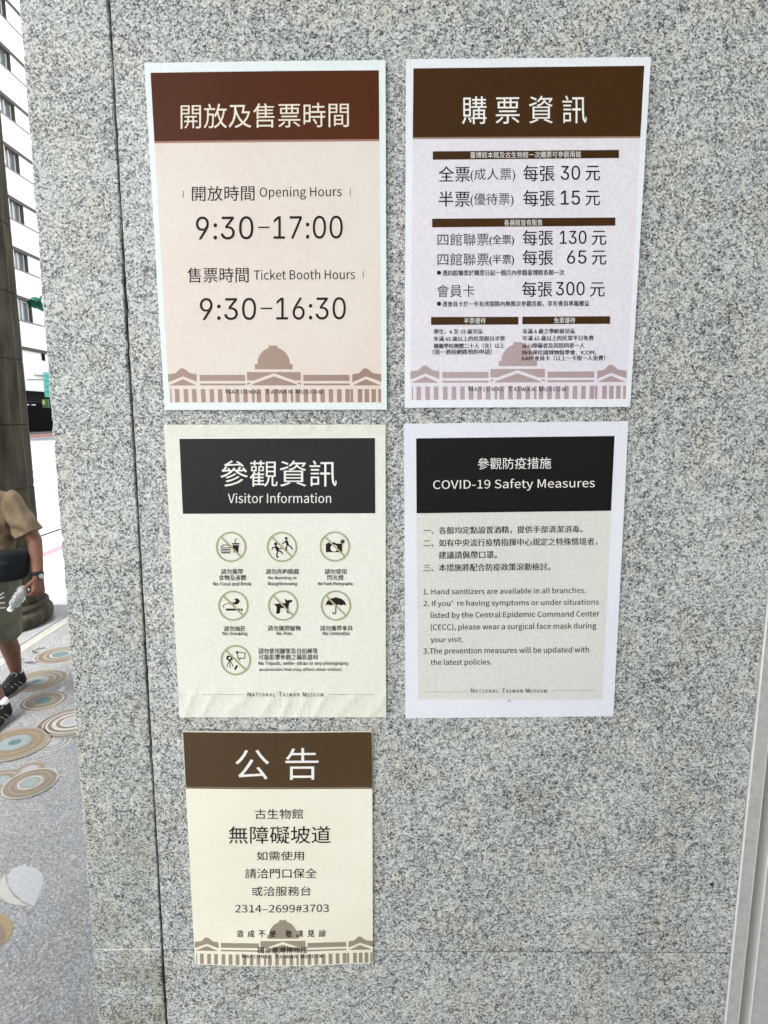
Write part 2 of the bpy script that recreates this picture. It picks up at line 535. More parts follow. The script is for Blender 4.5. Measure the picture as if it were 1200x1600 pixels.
xl = lambda z: edge_x(XL_T, XL_B, z)
xg_l = lambda z: edge_x(XG_T, XG_B, z) - 0.0027 + 0.0009 * math.sin(z * 9)
xg_r = lambda z: edge_x(XG_T, XG_B, z) + 0.0012
xr = lambda z: XR - 0.0012
J = 0.0013
zj = lambda s: lerp(ZJ_L, ZJ_R, s)
slab(xl, xg_l, lambda s: 0.004, lambda s: ZJ_L - J, 'granite_left', ragged_left=0.0006, ragged_right=0.0006, depth=0.06)
slab(xl, xg_l, lambda s: ZJ_L + J, lambda s: 2.62, 'granite_left', ragged_left=0.0006, ragged_right=0.0006, depth=0.06)
slab(xl, xg_l, lambda s: 2.624, lambda s: 6.99, 'granite_left', depth=0.06, step=0.2)
slab(xg_r, xr, lambda s: 0.004, lambda s: zj(s) - J, 'granite', ragged_left=0.0003)
slab(xg_r, xr, lambda s: zj(s) + J, lambda s: 2.62, 'granite', ragged_left=0.0003)
slab(xg_r, xr, lambda s: 2.624, lambda s: 6.99, 'granite', step=0.2)
box('core', -0.585, XR - 0.002, D + 0.0615, D + WT - 0.042, 0.004, 6.99, 'joint_dark', wall, at=(0, D, 0))
# the joint filler behind the faces
box('joint_filler', -0.60, -0.44, D + 0.012, D + 0.0605, 0.004, 6.99, 'joint_dark', wall, at=(0, D, 0)).scale = (1, 1, 1)
def bed(x0, x1, z0, z1, mat, y):
    from_py('bed_joint', [(x0, y, z0 - J * 1.5), (x1, y, z1 - J * 1.5), (x1, y, z1 + J * 1.5), (x0, y, z0 + J * 1.5)], [(0, 1, 2, 3)], mat, wall, at=(0, D, 0))


bed(-0.636, -0.491, ZJ_L, ZJ_L, 'joint_pale', D + 0.0006)
bed(-0.482, XR - 0.003, ZJ_L, ZJ_R, 'joint_brown', D + 0.0022)
# side (return) slabs facing the street and back
for z0, z1 in ((0.004, 0.588), (0.591, 2.62), (2.624, 6.99)):
    box('slab', -0.626, -0.5875, D + 0.0625, D + WT, z0, z1, 'granite_left', wall, at=(0, D, 0))
    box('slab', -0.5855, XR - 0.002, D + WT - 0.04, D + WT + 0.0005, z0, z1, 'granite', wall, at=(0, D, 0))
# hairline open bed joint in front of grout: pits and specks in the stone
pv, pf = [], []
for (px, py, r) in ((1112, 1382, 3.4), (1140, 588, 2.4), (1119, 1289, 2.0), (1130, 1521, 1.6), (146, 1012, 1.3), (1105, 1352, 1.2), (1181, 1156, 1.4)):
    c = W(px, py, 0.0004)
    b0 = len(pv)
    for k in range(9):
        a = 2 * math.pi * k / 9
        rr = r * 0.00124 * random.uniform(0.6, 1.25)
        pv.append((c.x + rr * math.cos(a) * 1.2, c.y, c.z + rr * math.sin(a)))
    pf.append(tuple(range(b0, b0 + 9)))
a0, a1 = W(892, 1440, 0.0005), W(932, 1431, 0.0005)
b0 = len(pv)
pv += [a0, (a0 + a1) / 2 + Vector((0, 0, -0.0014)), a1, (a0 + a1) / 2 + Vector((0.008, 0, 0.0022))]
pf.append((b0, b0 + 1, b0 + 2, b0 + 3))
prnd = random.Random(11)
for _ in range(70):
    c = Vector((prnd.uniform(-0.60, 0.75), D - 0.0003, prnd.uniform(0.35, 2.4)))
    b0 = len(pv); r = prnd.uniform(0.0009, 0.0021)
    for k in range(7):
        a = 2 * math.pi * k / 7
        rr = r * prnd.uniform(0.5, 1.3)
        pv.append((c.x + rr * math.cos(a) * 1.3, c.y, c.z + rr * math.sin(a)))
    pf.append(tuple(range(b0, b0 + 7)))
from_py('pit_marks', pv, pf, 'joint_dark', wall, 'stuff', at=(0, D, 0))

# ------------------------------------------------------------------ steel door frame at the right
fr = thing('steel_door_frame', 'brushed grey steel door frame butting the granite on the right edge', 'door frame', (0.77, D, 0))
at_ = (0.77, D, 0)
box('frame_face', 0.7672, 0.7935, D - 0.004, D + 0.0, 0.004, 2.9, 'steel', fr, bevel=0.0009, at=at_)
box('frame_return', 0.7915, 0.7935, D + 0.0004, D + 0.05, 0.004, 2.9, 'steel', fr, at=at_)
box('frame_edge_highlight', 0.7655, 0.7668, D - 0.0055, D + 0.004, 0.004, 2.9, 'steel_highlight', fr, bevel=0.0004, at=at_)
box('frame_edge_highlight', 0.7938, 0.7949, D - 0.0045, D + 0.006, 0.004, 2.9, 'steel_highlight', fr, bevel=0.0004, at=at_)  # thin pale lip added as a painted highlight
box('frame_rebate', 0.7952, 1.90, D + 0.045, D + 0.06, 0.004, 2.9, 'steel', fr, at=at_)
box('frame_head', 0.7672, 1.90, D - 0.004, D + 0.06, 2.904, 2.98, 'steel', fr, at=at_)
box('frame_face', 1.845, 1.90, D - 0.004, D + 0.04, 0.004, 2.9, 'steel', fr, at=at_)
dr = thing('steel_door', 'flat grey steel door leaf with a painted edge highlight beside the frame', 'door', (0.83, D, 0))
box('door_leaf', 0.8255, 1.835, D + 0.002, D + 0.040, 0.012, 2.888, 'steel', dr, bevel=0.001, at=(0.83, D, 0))
box('door_edge_highlight', 0.8222, 0.8249, D - 0.0005, D + 0.040, 0.012, 2.888, 'steel_highlight', dr, bevel=0.0008, at=(0.83, D, 0))
wall2 = box('granite_wall', 1.905, 3.6, D, D + WT, 0.004, 6.99, 'granite')
side = box('granite_wall', 2.6, 3.2, -22.0, D - 0.01, 0.004, 6.99, 'granite')  # unseen wall, added to block light from the right
tag(side, 'unseen grey granite wall added behind the camera to block light from the right', 'wall')
tag(wall2, 'grey granite wall continuing past the steel door', 'wall')

# ------------------------------------------------------------------ ground, road, arcade floor, ceiling
ground = from_py('ground', [(-900, -900, -0.02), (900, -900, -0.02), (900, 900, -0.02), (-900, 900, -0.02)], [(0, 1, 2, 3)], 'pave', kind='structure')


def sheet(name, x0, x1, y0, y1, z, mat, parent=None, thick=0.0):
    if thick:
        return box(name, x0, x1, y0, y1, z - thick, z, mat, parent, 'structure')
    return from_py(name, [(x0, y0, z), (x1, y0, z), (x1, y1, z), (x0, y1, z)], [(0, 1, 2, 3)], mat, parent, 'structure')


floor = sheet('floor', -2.7105, 4.0, -22, 14, 0.0, 'terrazzo', thick=0.015)
stripf = thing('floor_border', 'narrow pale stone strip edging the pebble floor beside the column', 'floor border', (-2.76, 0, 0))
y = -22.0
while y < 14:
    box('stone', -2.806, -2.7145, y + 0.0015, y + 1.4985, -0.012, 0.001, 'border', stripf, bevel=0.001, at=(-2.76, 0, 0))
    y += 1.5
box('joint', -2.8165, -2.8065, -22, 14, -0.018, -0.006, 'joint_dark', stripf, at=(-2.76, 0, 0))
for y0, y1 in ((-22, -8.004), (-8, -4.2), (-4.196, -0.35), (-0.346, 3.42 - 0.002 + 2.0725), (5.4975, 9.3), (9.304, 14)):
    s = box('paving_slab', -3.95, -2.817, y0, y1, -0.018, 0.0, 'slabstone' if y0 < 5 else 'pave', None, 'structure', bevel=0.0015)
pavement = sheet('pavement', -5.03, -3.954, -60, 90, -0.002, 'pave', thick=0.016)
from_py('painted_line', [(-4.43, -60, 0.002), (-4.28, -60, 0.002), (-4.28, 90, 0.002), (-4.43, 90, 0.002)], [(0, 1, 2, 3)], 'paint_red', kind='structure')
box('kerb', -5.085, -5.0305, -60, 90, -0.05, 0.0035, 'fascia', None, 'structure')
road = sheet('road', -27.4, -5.086, -60, 90, -0.004, 'road', thick=0.014)
# zebra bars across the road, seen almost edge on
for k in range(7):
    y0 = 15.5 + k * 2.35
    sheet('painted_line', -15.8, -6.2, y0, y0 + 0.5, 0.001 + 0.0, 'paint_white')
ceil = box('ceiling', -4.1, 4.0, -22, 12, 7.0, 7.3, 'ceiling', None, 'structure')  # unseen arcade ceiling, carried far back so light enters mainly from the left

# ------------------------------------------------------------------ fluted column
CX, CY = -3.35, 4.994
colm = thing('stone_column', 'dark brown fluted stone column on a round base at the left edge', 'column', (CX, CY, 0))
NF = 20


def flute(a, z):
    t = (a * NF / (2 * math.pi)) % 1.0
    return 1.0 - 0.026 * math.sin(math.pi * t) ** 0.7


b_ = link('base', bpy.data.meshes.new('base'), 'column', colm)
prof = [(0.43, 0.0), (0.452, 0.012), (0.462, 0.04), (0.464, 0.07), (0.458, 0.10), (0.440, 0.126), (0.424, 0.132), (0.422, 0.150), (0.434, 0.156), (0.434, 0.170), (0.418, 0.176), (0.405, 0.190)]
vs, fs = lathe(prof, 80)
b_.data.from_pydata(vs, [], fs); b_.data.update()
for p in b_.data.polygons:
    p.use_smooth = len(p.vertices) == 4
zs = [0.192, 0.64, 1.16, 1.68, 2.20, 2.72, 3.24, 3.76, 4.28, 4.80, 5.32, 5.84, 6.36]
for a_, c_ in zip(zs, zs[1:]):
    vs, fs = lathe([(0.392, a_ + 0.001), (0.399, a_ + 0.005), (0.400, (a_ + c_) / 2), (0.399, c_ - 0.005), (0.392, c_ - 0.001)], NF * 8, mod=flute)
    o = from_py('drum', vs, fs, 'column', colm)
    o.data.update()
vs, fs = lathe([(0.40, 6.362), (0.42, 6.42), (0.50, 6.52), (0.55, 6.60), (0.55, 6.64)], 64)
from_py('capital', vs, fs, 'column', colm)
box('abacus', -0.6, 0.6, -0.6, 0.6, 6.645, 6.99, 'column', colm)

# ------------------------------------------------------------------ medallions and leaves set in the floor
RINGCOL = {}


def inlay(name, col, rough=0.45):
    col = tuple(c * 0.43 for c in col)
    if name not in RINGCOL:
        M[name] = simple(name, col, rough, noise=0.10, nscale=60)
        RINGCOL[name] = 1
    return name


inlay('inlay_tan', (0.27, 0.22, 0.15)); inlay('inlay_brown', (0.22, 0.175, 0.12)); inlay('inlay_white', (0.62, 0.61, 0.56))
inlay('inlay_cream', (0.50, 0.46, 0.36)); inlay('inlay_teal', (0.12, 0.22, 0.225)); inlay('inlay_paleteal', (0.32, 0.39, 0.385))
inlay('inlay_grey', (0.30, 0.29, 0.27)); inlay('inlay_rose', (0.38, 0.31, 0.27)); inlay('inlay_lilac', (0.47, 0.47, 0.50))
inlay('inlay_slate', (0.12, 0.14, 0.15)); inlay('inlay_gold', (0.40, 0.30, 0.15)); inlay('inlay_leafwhite', (0.56, 0.585, 0.605))


def medallion(px, py, R, rings, label, zbase=0.0006, ex=1.0, shift=(0, 0)):
    """concentric rings, each its own sheet 0.4 mm above the larger one; shift moves inner rings off centre"""
    c = G(px, py)
    e = bpy.data.objects.new('inlay_medallion', None)
    COL.objects.link(e); e.parent = floor; e.location = (c.x, c.y, 0)
    e['label'] = label
    seg = 56
    for i, (f, mt) in enumerate(rings):
        z = zbase + 0.0004 * i
        sh = 1 - f
        nxt = rings[i + 1][0] if i + 1 < len(rings) else None
        vs, fs = [], []
        for k in range(seg):
            a = 2 * math.pi * k / seg
            r = R * f
            vs.append((r * ex * math.cos(a) + shift[0] * sh * R, r * math.sin(a) + shift[1] * sh * R, z))
        fs = [tuple(range(seg))]
        from_py('centre' if nxt is None else 'ring', vs, fs, mt, e)


medallion(94.5, 1023, 0.175, [(1, 'inlay_white'), (.965, 'inlay_tan'), (.86, 'inlay_white'), (.84, 'inlay_brown'), (.72, 'inlay_tan'), (.60, 'inlay_white'), (.57, 'inlay_brown'), (.40, 'inlay_white'), (.34, 'inlay_teal')],
          'ring medallion with a dark teal centre farthest along the wall')
medallion(60, 1063, 0.180, [(1, 'inlay_white'), (.965, 'inlay_tan'), (.78, 'inlay_cream'), (.74, 'inlay_brown'), (.60, 'inlay_cream'), (.55, 'inlay_tan'), (.42, 'inlay_grey'), (.36, 'inlay_white'), (.33, 'inlay_paleteal'), (.15, 'inlay_teal')],
          'tan ring medallion with a pale teal centre under the walker', shift=(0, -.12), zbase=0.0008)
medallion(68.8, 1095.0, 0.140, [(1, 'inlay_white'), (.96, 'inlay_tan'), (.80, 'inlay_white'), (.74, 'inlay_brown'), (.62, 'inlay_tan'), (.42, 'inlay_cream'), (.38, 'inlay_brown'), (.34, 'inlay_teal')],
          'tan ring medallion with a slate teal centre in front of the shoe', zbase=0.0010, shift=(-.05, 0))
medallion(80, 1160, 0.098, [(1, 'inlay_white'), (.92, 'inlay_grey'), (.74, 'inlay_white'), (.66, 'inlay_grey'), (.48, 'inlay_lilac')],
          'small grey and white ring medallion tucked under the two large ones', zbase=0.0004)
medallion(112, 1129, 0.185, [(1, 'inlay_white'), (.96, 'inlay_brown'), (.82, 'inlay_white'), (.78, 'inlay_brown'), (.72, 'inlay_white'), (.66, 'inlay_brown'), (.55, 'inlay_white'), (.43, 'inlay_brown'), (.33, 'inlay_white'), (.25, 'inlay_lilac')],
          'boldly striped white and brown ring medallion cut by the wall', zbase=0.0042)
medallion(22, 1163, 0.182, [(1, 'inlay_rose'), (.95, 'inlay_cream'), (.92, 'inlay_tan'), (.86, 'inlay_cream'), (.83, 'inlay_tan'), (.66, 'inlay_gold'), (.60, 'inlay_tan'), (.47, 'inlay_grey'), (.42, 'inlay_paleteal'), (.17, 'inlay_teal')],
          'large golden brown ring medallion with teal centre at the left edge', zbase=0.0046, shift=(0, .05))
medallion(46.5, 1203, 0.074, [(1, 'inlay_rose'), (.82, 'inlay_tan'), (.66, 'inlay_rose'), (.5, 'inlay_lilac')],
          'small rosy ring medallion half under its neighbour')
medallion(0, 1221, 0.098, [(1, 'inlay_tan'), (.85, 'inlay_rose'), (.72, 'inlay_cream'), (.68, 'inlay_tan'), (.45, 'inlay_paleteal')],
          'tan ring medallion cut by the left edge of the picture', zbase=0.0012)
medallion(47.5, 1224.5, 0.124, [(1, 'inlay_white'), (.95, 'inlay_tan'), (.76, 'inlay_rose'), (.70, 'inlay_tan'), (.52, 'inlay_rose'), (.44, 'inlay_white'), (.38, 'inlay_grey'), (.32, 'inlay_paleteal')],
          'oval tan medallion with pale teal centre nearest the camera', zbase=0.0046, ex=.96)


def spline(pts, n=6):
    out = []
    N = len(pts)
    for i in range(N):
        p0, p1, p2, p3 = (Vector(pts[(i + k - 1) % N]) for k in range(4))
        for k in range(n):
            t = k / n
            out.append(0.5 * ((2 * p1) + (-p0 + p2) * t + (2 * p0 - 5 * p1 + 4 * p2 - p3) * t * t + (-p0 + 3 * p1 - 3 * p2 + p3) * t ** 3))
    return out


def leaf(name, pts, mat, label, z=0.0010, tip=None):
    """leaf piece from its outline (photo pixels projected on the floor); tip: index of the pointed end"""
    p2 = []
    if tip is None:
        p2 = [(p.x, p.y) for p in spline([(a, b, 0) for a, b in pts])]
    else:
        q = pts[tip:] + pts[:tip]
        out = [Vector((q[0][0], q[0][1], 0))]
        ext = [q[0]] + q + [q[0]]
        m = [Vector((a, b, 0)) for a, b in [q[0]] + q[1:] + [q[0]]]
        for i in range(len(m) - 1):
            p0 = m[max(0, i - 1)]; p1 = m[i]; p2_ = m[i + 1]; p3 = m[min(len(m) - 1, i + 2)]
            for k in range(1, 7):
                t = k / 6
                out.append(0.5 * ((2 * p1) + (-p0 + p2_) * t + (2 * p0 - 5 * p1 + 4 * p2_ - p3) * t * t + (-p0 + 3 * p1 - 3 * p2_ + p3) * t ** 3))
        p2 = [(p.x, p.y) for p in out[:-1]]
    v = [G(a, b, z) for a, b in p2]
    o = from_py(name, v, [tuple(range(len(v)))], mat, floor)
    o['label'] = label
    return o


s5 = lambda L: [(a / 9.23, 1330 + b / 9.23) for a, b in L]
s3 = lambda L: [(a / 9.23, 1000 + b / 9.23) for a, b in L]
leaf('inlay_leaf', s5([(490, 795), (300, 690), (150, 540), (105, 400), (140, 300), (230, 230), (360, 215), (500, 245), (590, 310), (625, 400), (605, 520), (560, 640)]), 'inlay_leafwhite', 'pale blue grey leaf piece with a pointed tip', tip=0)
leaf('inlay_leaf', s5([(395, 785), (250, 690), (140, 560), (80, 420), (75, 345), (0, 440), (-10, 560), (10, 665), (90, 725), (200, 765)]), 'inlay_white', 'off white leaf piece behind the pale blue one', tip=0)
leaf('inlay_leaf', s5([(190, 1040), (165, 1200), (80, 1310), (0, 1385), (-60, 1400), (-50, 1200), (-20, 1000), (-40, 920), (20, 905), (110, 960)]), 'inlay_gold', 'golden leaf piece at the left edge', tip=0)
leaf('inlay_leaf', s5([(0, 1050), (50, 1110), (80, 1180), (70, 1260), (40, 1330), (0, 1370), (-60, 1300), (-60, 1100)]), 'inlay_tan', 'tan inner leaf piece on the golden one', z=0.0016)
leaf('inlay_leaf', s3([(950, 670), (945, 700), (900, 745), (840, 735), (870, 690), (910, 672)]), 'inlay_white', 'small white leaf piece between two medallions', tip=0, z=0.0026)
leaf('inlay_leaf', s3([(340, 322), (420, 305), (500, 315), (540, 328), (460, 340), (380, 338)]), 'inlay_slate', 'slate leaf piece nearest the shoe', tip=0)
leaf('inlay_leaf', s3([(455, 150), (510, 155), (555, 185), (520, 195), (470, 180)]), 'inlay_slate', 'small slate leaf piece by the border strip', tip=0)
leaf('inlay_leaf', s3([(490, 148), (560, 120), (640, 108), (670, 108), (610, 128), (540, 142)]), 'inlay_slate', 'long thin slate leaf piece by the border strip', tip=0)
leaf('inlay_leaf', s3([(278, 290), (320, 270), (350, 270), (330, 285)]), 'inlay_slate', 'tiny slate leaf piece behind the ankle', tip=0)
leaf('inlay_leaf', s3([(680, 92), (705, 100), (700, 115), (678, 112)]), 'inlay_white', 'white bud piece beside the thin leaf')

# ------------------------------------------------------------------ the five notices
MM = 0.00018     # step between printed layers


class Poster:
    def __init__(s, name, label, corners, thick, tilt=(0, 0), warp=None, cat='notice'):
        s.c = corners                      # TL, TR, BR, BL in photo pixels
        s.t = thick
        s.tilt = tilt
        s.warp = warp
        ctr = W(*corners[3], 0)
        s.at = Vector((ctr.x, D, ctr.z))
        s.root = thing(name, label, cat, s.at, 'notices on the granite wall')
        s.top = (corners[0][1] + corners[1][1]) / 2
        s.bot = (corners[2][1] + corners[3][1]) / 2

    def P(s, px, py, layer=0):
        off = s.t + MM * layer
        if s.warp:
            tl, tr, br, bl = s.c
            v = (py - s.top) / (s.bot - s.top)
            u = (px - lerp(tl[0], bl[0], v)) / (lerp(tr[0], br[0], v) - lerp(tl[0], bl[0], v))
            off += s.warp(min(1, max(0, u)), min(1, max(0, v)))
        return W(px, py, off)

    def add(s, name, pts_faces, mat, parent=None, label=None, kind=None):
        v, f = pts_faces
        o = from_py(name, v, f, mat, parent or s.root, kind, at=s.at)
        if label:
            o['label'] = label
        return o

    def quad(s, q, layer, n=16):
        tl, tr, br, bl = q
        vs, fs = [], []
        for j in range(n + 1):
            for i in range(n + 1):
                u, v = i / n, j / n
                a = (lerp(tl[0], tr[0], u), lerp(tl[1], tr[1], u)); b = (lerp(bl[0], br[0], u), lerp(bl[1], br[1], u))
                vs.append(s.P(lerp(a[0], b[0], v), lerp(a[1], b[1], v), layer))
        for j in range(n):
            for i in range(n):
                k = j * (n + 1) + i
                fs.append((k, k + n + 1, k + n + 2, k + 1))
        return vs, fs

    def board(s, name, mat, n=24, back=0.0006):
        vs, fs = s.quad(s.c, 0, n)
        tl, tr, br, bl = s.c
        ring = [i for i in range(n + 1)] + [j * (n + 1) + n for j in range(1, n + 1)] + [n * (n + 1) + i for i in range(n - 1, -1, -1)] + [j * (n + 1) for j in range(n - 1, 0, -1)]
        base = len(vs)
        for i in ring:
            p = vs[i]
            k = (D - back) if not s.warp else min(D - back, p.y + s.t * 0.6)
            vs.append(Vector((p.x, k, p.z)))
        L = len(ring)
        for i in range(L):
            fs.append((ring[i], ring[(i + 1) % L], base + (i + 1) % L, base + i))
        o = s.add(name, (vs, fs), mat)
        return o

    def strip(s, q, layer):
        return s.quad(q, layer, 6)

    def text(s, body, x0, y0, x1, y1, mat='ink', layer=3, off=0.0, name='text_line', space=1.0, parent=None, word=1.0, font=None, split=False, bold=0.0):
        m = text_mesh(body, off, space, word, font)
        xs = [v[0] for v in m[0]]; ys = [v[1] for v in m[0]]
        ax, bx, ay, by = min(xs), max(xs), min(ys), max(ys)
        yc = (y0 + y1) / 2
        tt = (yc - s.top) / (s.bot - s.top)
        sl = lerp(s.tilt[0], s.tilt[1], tt)
        vs = []
        for (x, yy) in m[0]:
            u = (x - ax) / (bx - ax); v = (yy - ay) / max(1e-6, (by - ay))
            px = lerp(x0, x1, u)
            vs.append(s.P(px, lerp(y1, y0, v) + sl * (px - (x0 + x1) / 2), layer))
        if bold:                                # second impression, a hair to the right and above
            base = len(vs)
            vs = vs + [p + Vector((bold * 0.00123, -MM * 0.35, 0)) for p in vs]
            m = (m[0], m[1] + [tuple(i + base for i in f) for f in m[1]])
        if not split:
            return s.add(name, (vs, m[1]), mat, parent)
        e = bpy.data.objects.new(name, None); COL.objects.link(e); e.parent = parent or s.root
        n = len(body.replace(' ', ''))
        groups = [[] for _ in range(n)]
        for f in m[1]:
            cx = sum(m[0][i][0] for i in f) / len(f)
            groups[min(n - 1, max(0, int((cx - ax) / ((bx - ax) / n))))].append(f)
        for g in groups:
            idx = sorted({i for f in g for i in f}); mp = {i: k for k, i in enumerate(idx)}
            s.add('character', ([vs[i] for i in idx], [tuple(mp[i] for i in f) for f in g]), mat, e)
        return e

    def polys(s, polys, layer):
        """list of pixel polygons -> triangulated sheet"""
        vs, fs = [], []
        for pl in polys:
            b = len(vs)
            vs += [s.P(a, c, layer) for a, c in pl]
            for t in tessellate_polygon([[Vector((a, c, 0)) for a, c in pl]]):
                fs.append(tuple(b + i for i in t))
        return vs, fs


_fc = bpy.data.curves.new('lettering', 'FONT')
_fo = bpy.data.objects.new('lettering', _fc)
COL.objects.link(_fo)
_fc.resolution_u = 3
BUILTIN = _fc.font


def blender_font(fn):
    """one of the fonts that ship inside Blender; the built-in font stands in if it is absent"""
    try:
        return bpy.data.fonts.load(os.path.join(bpy.utils.system_resource('DATAFILES'), 'fonts', fn))
    except Exception:
        return BUILTIN


LATIN = blender_font('Inter.woff2')
HAN = blender_font('Noto Sans CJK Regular.woff2')


def text_mesh(body, off, space, word, font=None):
    _fc.font = BUILTIN if any(ord(ch) > 0x2100 for ch in body) else LATIN    # the built-in font falls back to Han glyphs
    if font == 'han':
        _fc.font = HAN
    off = min(0.0, off) if _fc.font == BUILTIN else (off if font == 'han' else 0.0)
    _fc.body = body
    _fc.offset = off
    _fc.space_character = space
    _fc.space_word = word
    bpy.context.view_layer.update()
    dg = bpy.context.evaluated_depsgraph_get()
    me = bpy.data.meshes.new_from_object(_fo.evaluated_get(dg))
    v = [(p.co.x, p.co.y) for p in me.vertices]
    f = [tuple(p.vertices) for p in me.polygons]
    bpy.data.meshes.remove(me)
    return v, f


def circle(cx, cy, r, n=28, a0=0, a1=360, ry=None):
    ry = ry or r
    full = abs(a1 - a0) >= 360
    m = n if full else n + 1
    return [(cx + r * math.cos(math.radians(a0 + (a1 - a0) * k / n)), cy + ry * math.sin(math.radians(a0 + (a1 - a0) * k / n))) for k in range(m)]


def segs(pts, w):
    out = []
    for (x0, y0), (x1, y1) in zip(pts, pts[1:]):
        dx, dy = x1 - x0, y1 - y0
        L = math.hypot(dx, dy) or 1
        nx, ny = -dy / L * w / 2, dx / L * w / 2
        ex, ey = dx / L * w * .2, dy / L * w * .2
        out.append([(x0 + nx - ex, y0 + ny - ey), (x1 + nx + ex, y1 + ny + ey), (x1 - nx + ex, y1 - ny + ey), (x0 - nx - ex, y0 - ny - ey)])
    return out


def rect(x0, y0, x1, y1):
    return [(x0, y0), (x1, y0), (x1, y1), (x0, y1)]


def museum(po, quad, mat, layer=2):
    """the domed museum front in one tint; quad = photo pixels of TL, TR, BR, BL of its bounding box"""
    X0, X1, Y0, Y1 = 135.0, 1128.0, 512.0, 775.0
    tl, tr, br, bl = quad

    def mp(p):
        u = (p[0] - X0) / (X1 - X0); v = (p[1] - Y0) / (Y1 - Y0)
        a = (lerp(tl[0], tr[0], u), lerp(tl[1], tr[1], u)); b = (lerp(bl[0], br[0], u), lerp(bl[1], br[1], u))
        return (lerp(a[0], b[0], v), lerp(a[1], b[1], v))
    P = []
    dome = [(607, 521), (607, 512), (648, 512), (648, 521)] + [(629 + 75 * math.cos(math.radians(a)), 594 - 74 * math.sin(math.radians(a))) for a in range(70, -1, -7)]
    dome += [(704, 598), (716, 598), (716, 622), (541, 622), (541, 598), (554, 598)] + [(629 - 75 * math.cos(math.radians(a)), 594 - 74 * math.sin(math.radians(a))) for a in range(0, 71, 7)]
    P.append(dome)
    # centre block above and inside the pediment line
    P.append([(503, 635), (753, 635), (753, 674), (722, 674), (628, 640), (535, 674), (503, 674)][::1])
    P.append([(520, 697), (535, 688), (628, 655), (722, 688), (740, 697)])
    P.append([(503, 684), (524, 684), (503, 696)])
    P.append([(753, 684), (732, 684), (753, 696)])
    for a, b in ((282, 494), (765, 980)):
        P.append(rect(a, 648, b, 676)); P.append(rect(a, 688, b, 697))
    for a, b in ((135, 268), (993, 1128)):
        m = (a + b) / 2 if a < 500 else (a + b) / 2 - 6
        P.append([(a, 645), (m - 30, 640), (m - 8, 618), (m + 8, 618), (m + 36, 640), (b, 645), (b, 680), (m + 2, 655), (a, 682)])
        P.append([(a + 2, 697), (m + 2, 668), (b - 2, 697)])
    x = 163
    cols = [(142, 147)]
    for k, x in enumerate((163, 204, 243, 285, 325, 364, 404, 443, 482, 523, 545, 585, 625, 665, 704, 726, 765, 803, 843, 882, 921, 960, 984, 1018, 1050, 1082, 1114)):
        w = 21 if x not in (523, 704, 984) else 12
        if x == 1114: w = 12
        cols.append((x, x + w))
    for a, b in cols:
        P.append(rect(a, 714, b, 775))
    return po.add('museum_silhouette', po.polys([[mp(p) for p in q] for q in P], layer), mat)


def smallcaps(po, x0, y0, x1, y1, mat, layer=4):
    """letter-spaced small capitals: NATIONAL TAIWAN MUSEUM"""
    words = [('N', 'ATIONAL'), ('T', 'AIWAN'), ('M', 'USEUM')]
    total = 0; items = []
    for k, (A, B) in enumerate(words):
        items.append((A, total, 1.25)); total += 1.25
        items.append((B, total, len(B))); total += len(B) * 1.0
        if k < 2:
            total += 0.75
    u = (x1 - x0) / total
    h = y1 - y0
    for body, off, wd in items:
        a = x0 + off * u; b = a + wd * u - 0.28 * u
        t = (a - x0) / (x1 - x0)
        big = len(body) == 1
        po.text(body, a, y0 + (0 if big else h * 0.2), b, y1, mat, layer, name='letters', space=1.35, bold=0.25)


# ---- poster 1: opening hours
def warp1(u, v):
    return 0.0012 * math.sin(math.pi * u) * (1 - v) + 0.002 * (1 - v) * (1 - u)


p1 = Poster('opening_hours_poster', 'pinkish cream opening hours poster with a red brown heading', [(228.3, 103), (602.3, 97.5), (604.3, 640), (259.3, 640.7)], 0.007, (-0.014, -0.002), warp1)
p1.board('board', 'p1_white')
h = p1.add('header_band', p1.quad([(238.3, 118.3), (592, 113.5), (592.7, 220.2), (244, 224.2)], 1), 'p1_brown')
p1.add('header_rule', p1.strip([(244, 224.2), (592.7, 220.2), (592.8, 223.6), (244.2, 227.4)], 2), 'p1_rule')
p1.add('printed_panel', p1.quad([(244.2, 227.2), (592.8, 223.4), (595.7, 629.3), (266.7, 629.3)], 1), 'p1_cream')
p1.text('開放及售票時間', 285, 165.5, 545.5, 203.5, 'ink_cream', 3, 0.0, 'title', split=True)
p1.text('開放時間', 302.3, 293.2, 399.3, 316.6, 'ink_brown', 3, 0.0)
p1.text('Opening Hours', 407.3, 294.5, 534.3, 314.5, 'ink_brown', 3, 0.0, font='han')
p1.add('tick_mark', p1.polys([rect(288.5, 300.7, 289.6, 311.7)], 3), 'ink_soft')
p1.add('tick_mark', p1.polys([rect(547.2, 297.3, 548.2, 308.3)], 3), 'ink_soft')
p1.text('9:30', 308.3, 340.5, 397.5, 376.5, 'ink_brown', 3, -0.007, 'time')
p1.add('dash', p1.polys([rect(404.8, 356.4, 422.3, 358.6)], 3), 'ink_brown')
p1.text('17:00', 428.5, 339.5, 536, 375.2, 'ink_brown', 3, -0.007, 'time')
p1.text('售票時間', 295, 419.6, 390, 443.1, 'ink_brown', 3, 0.0)
p1.text('Ticket Booth Hours', 398, 422.6, 555, 438.3, 'ink_brown', 3, 0.0, font='han')
p1.add('tick_mark', p1.polys([rect(567.2, 425, 568.2, 436)], 3), 'ink_soft')
p1.text('9:30', 314.3, 466.8, 401.5, 501.2, 'ink_brown', 3, -0.007, 'time')
p1.add('dash', p1.polys([rect(408.8, 482, 426.5, 484.2)], 3), 'ink_brown')
p1.text('16:30', 432.8, 465.8, 540.7, 500.5, 'ink_brown', 3, -0.007, 'time')
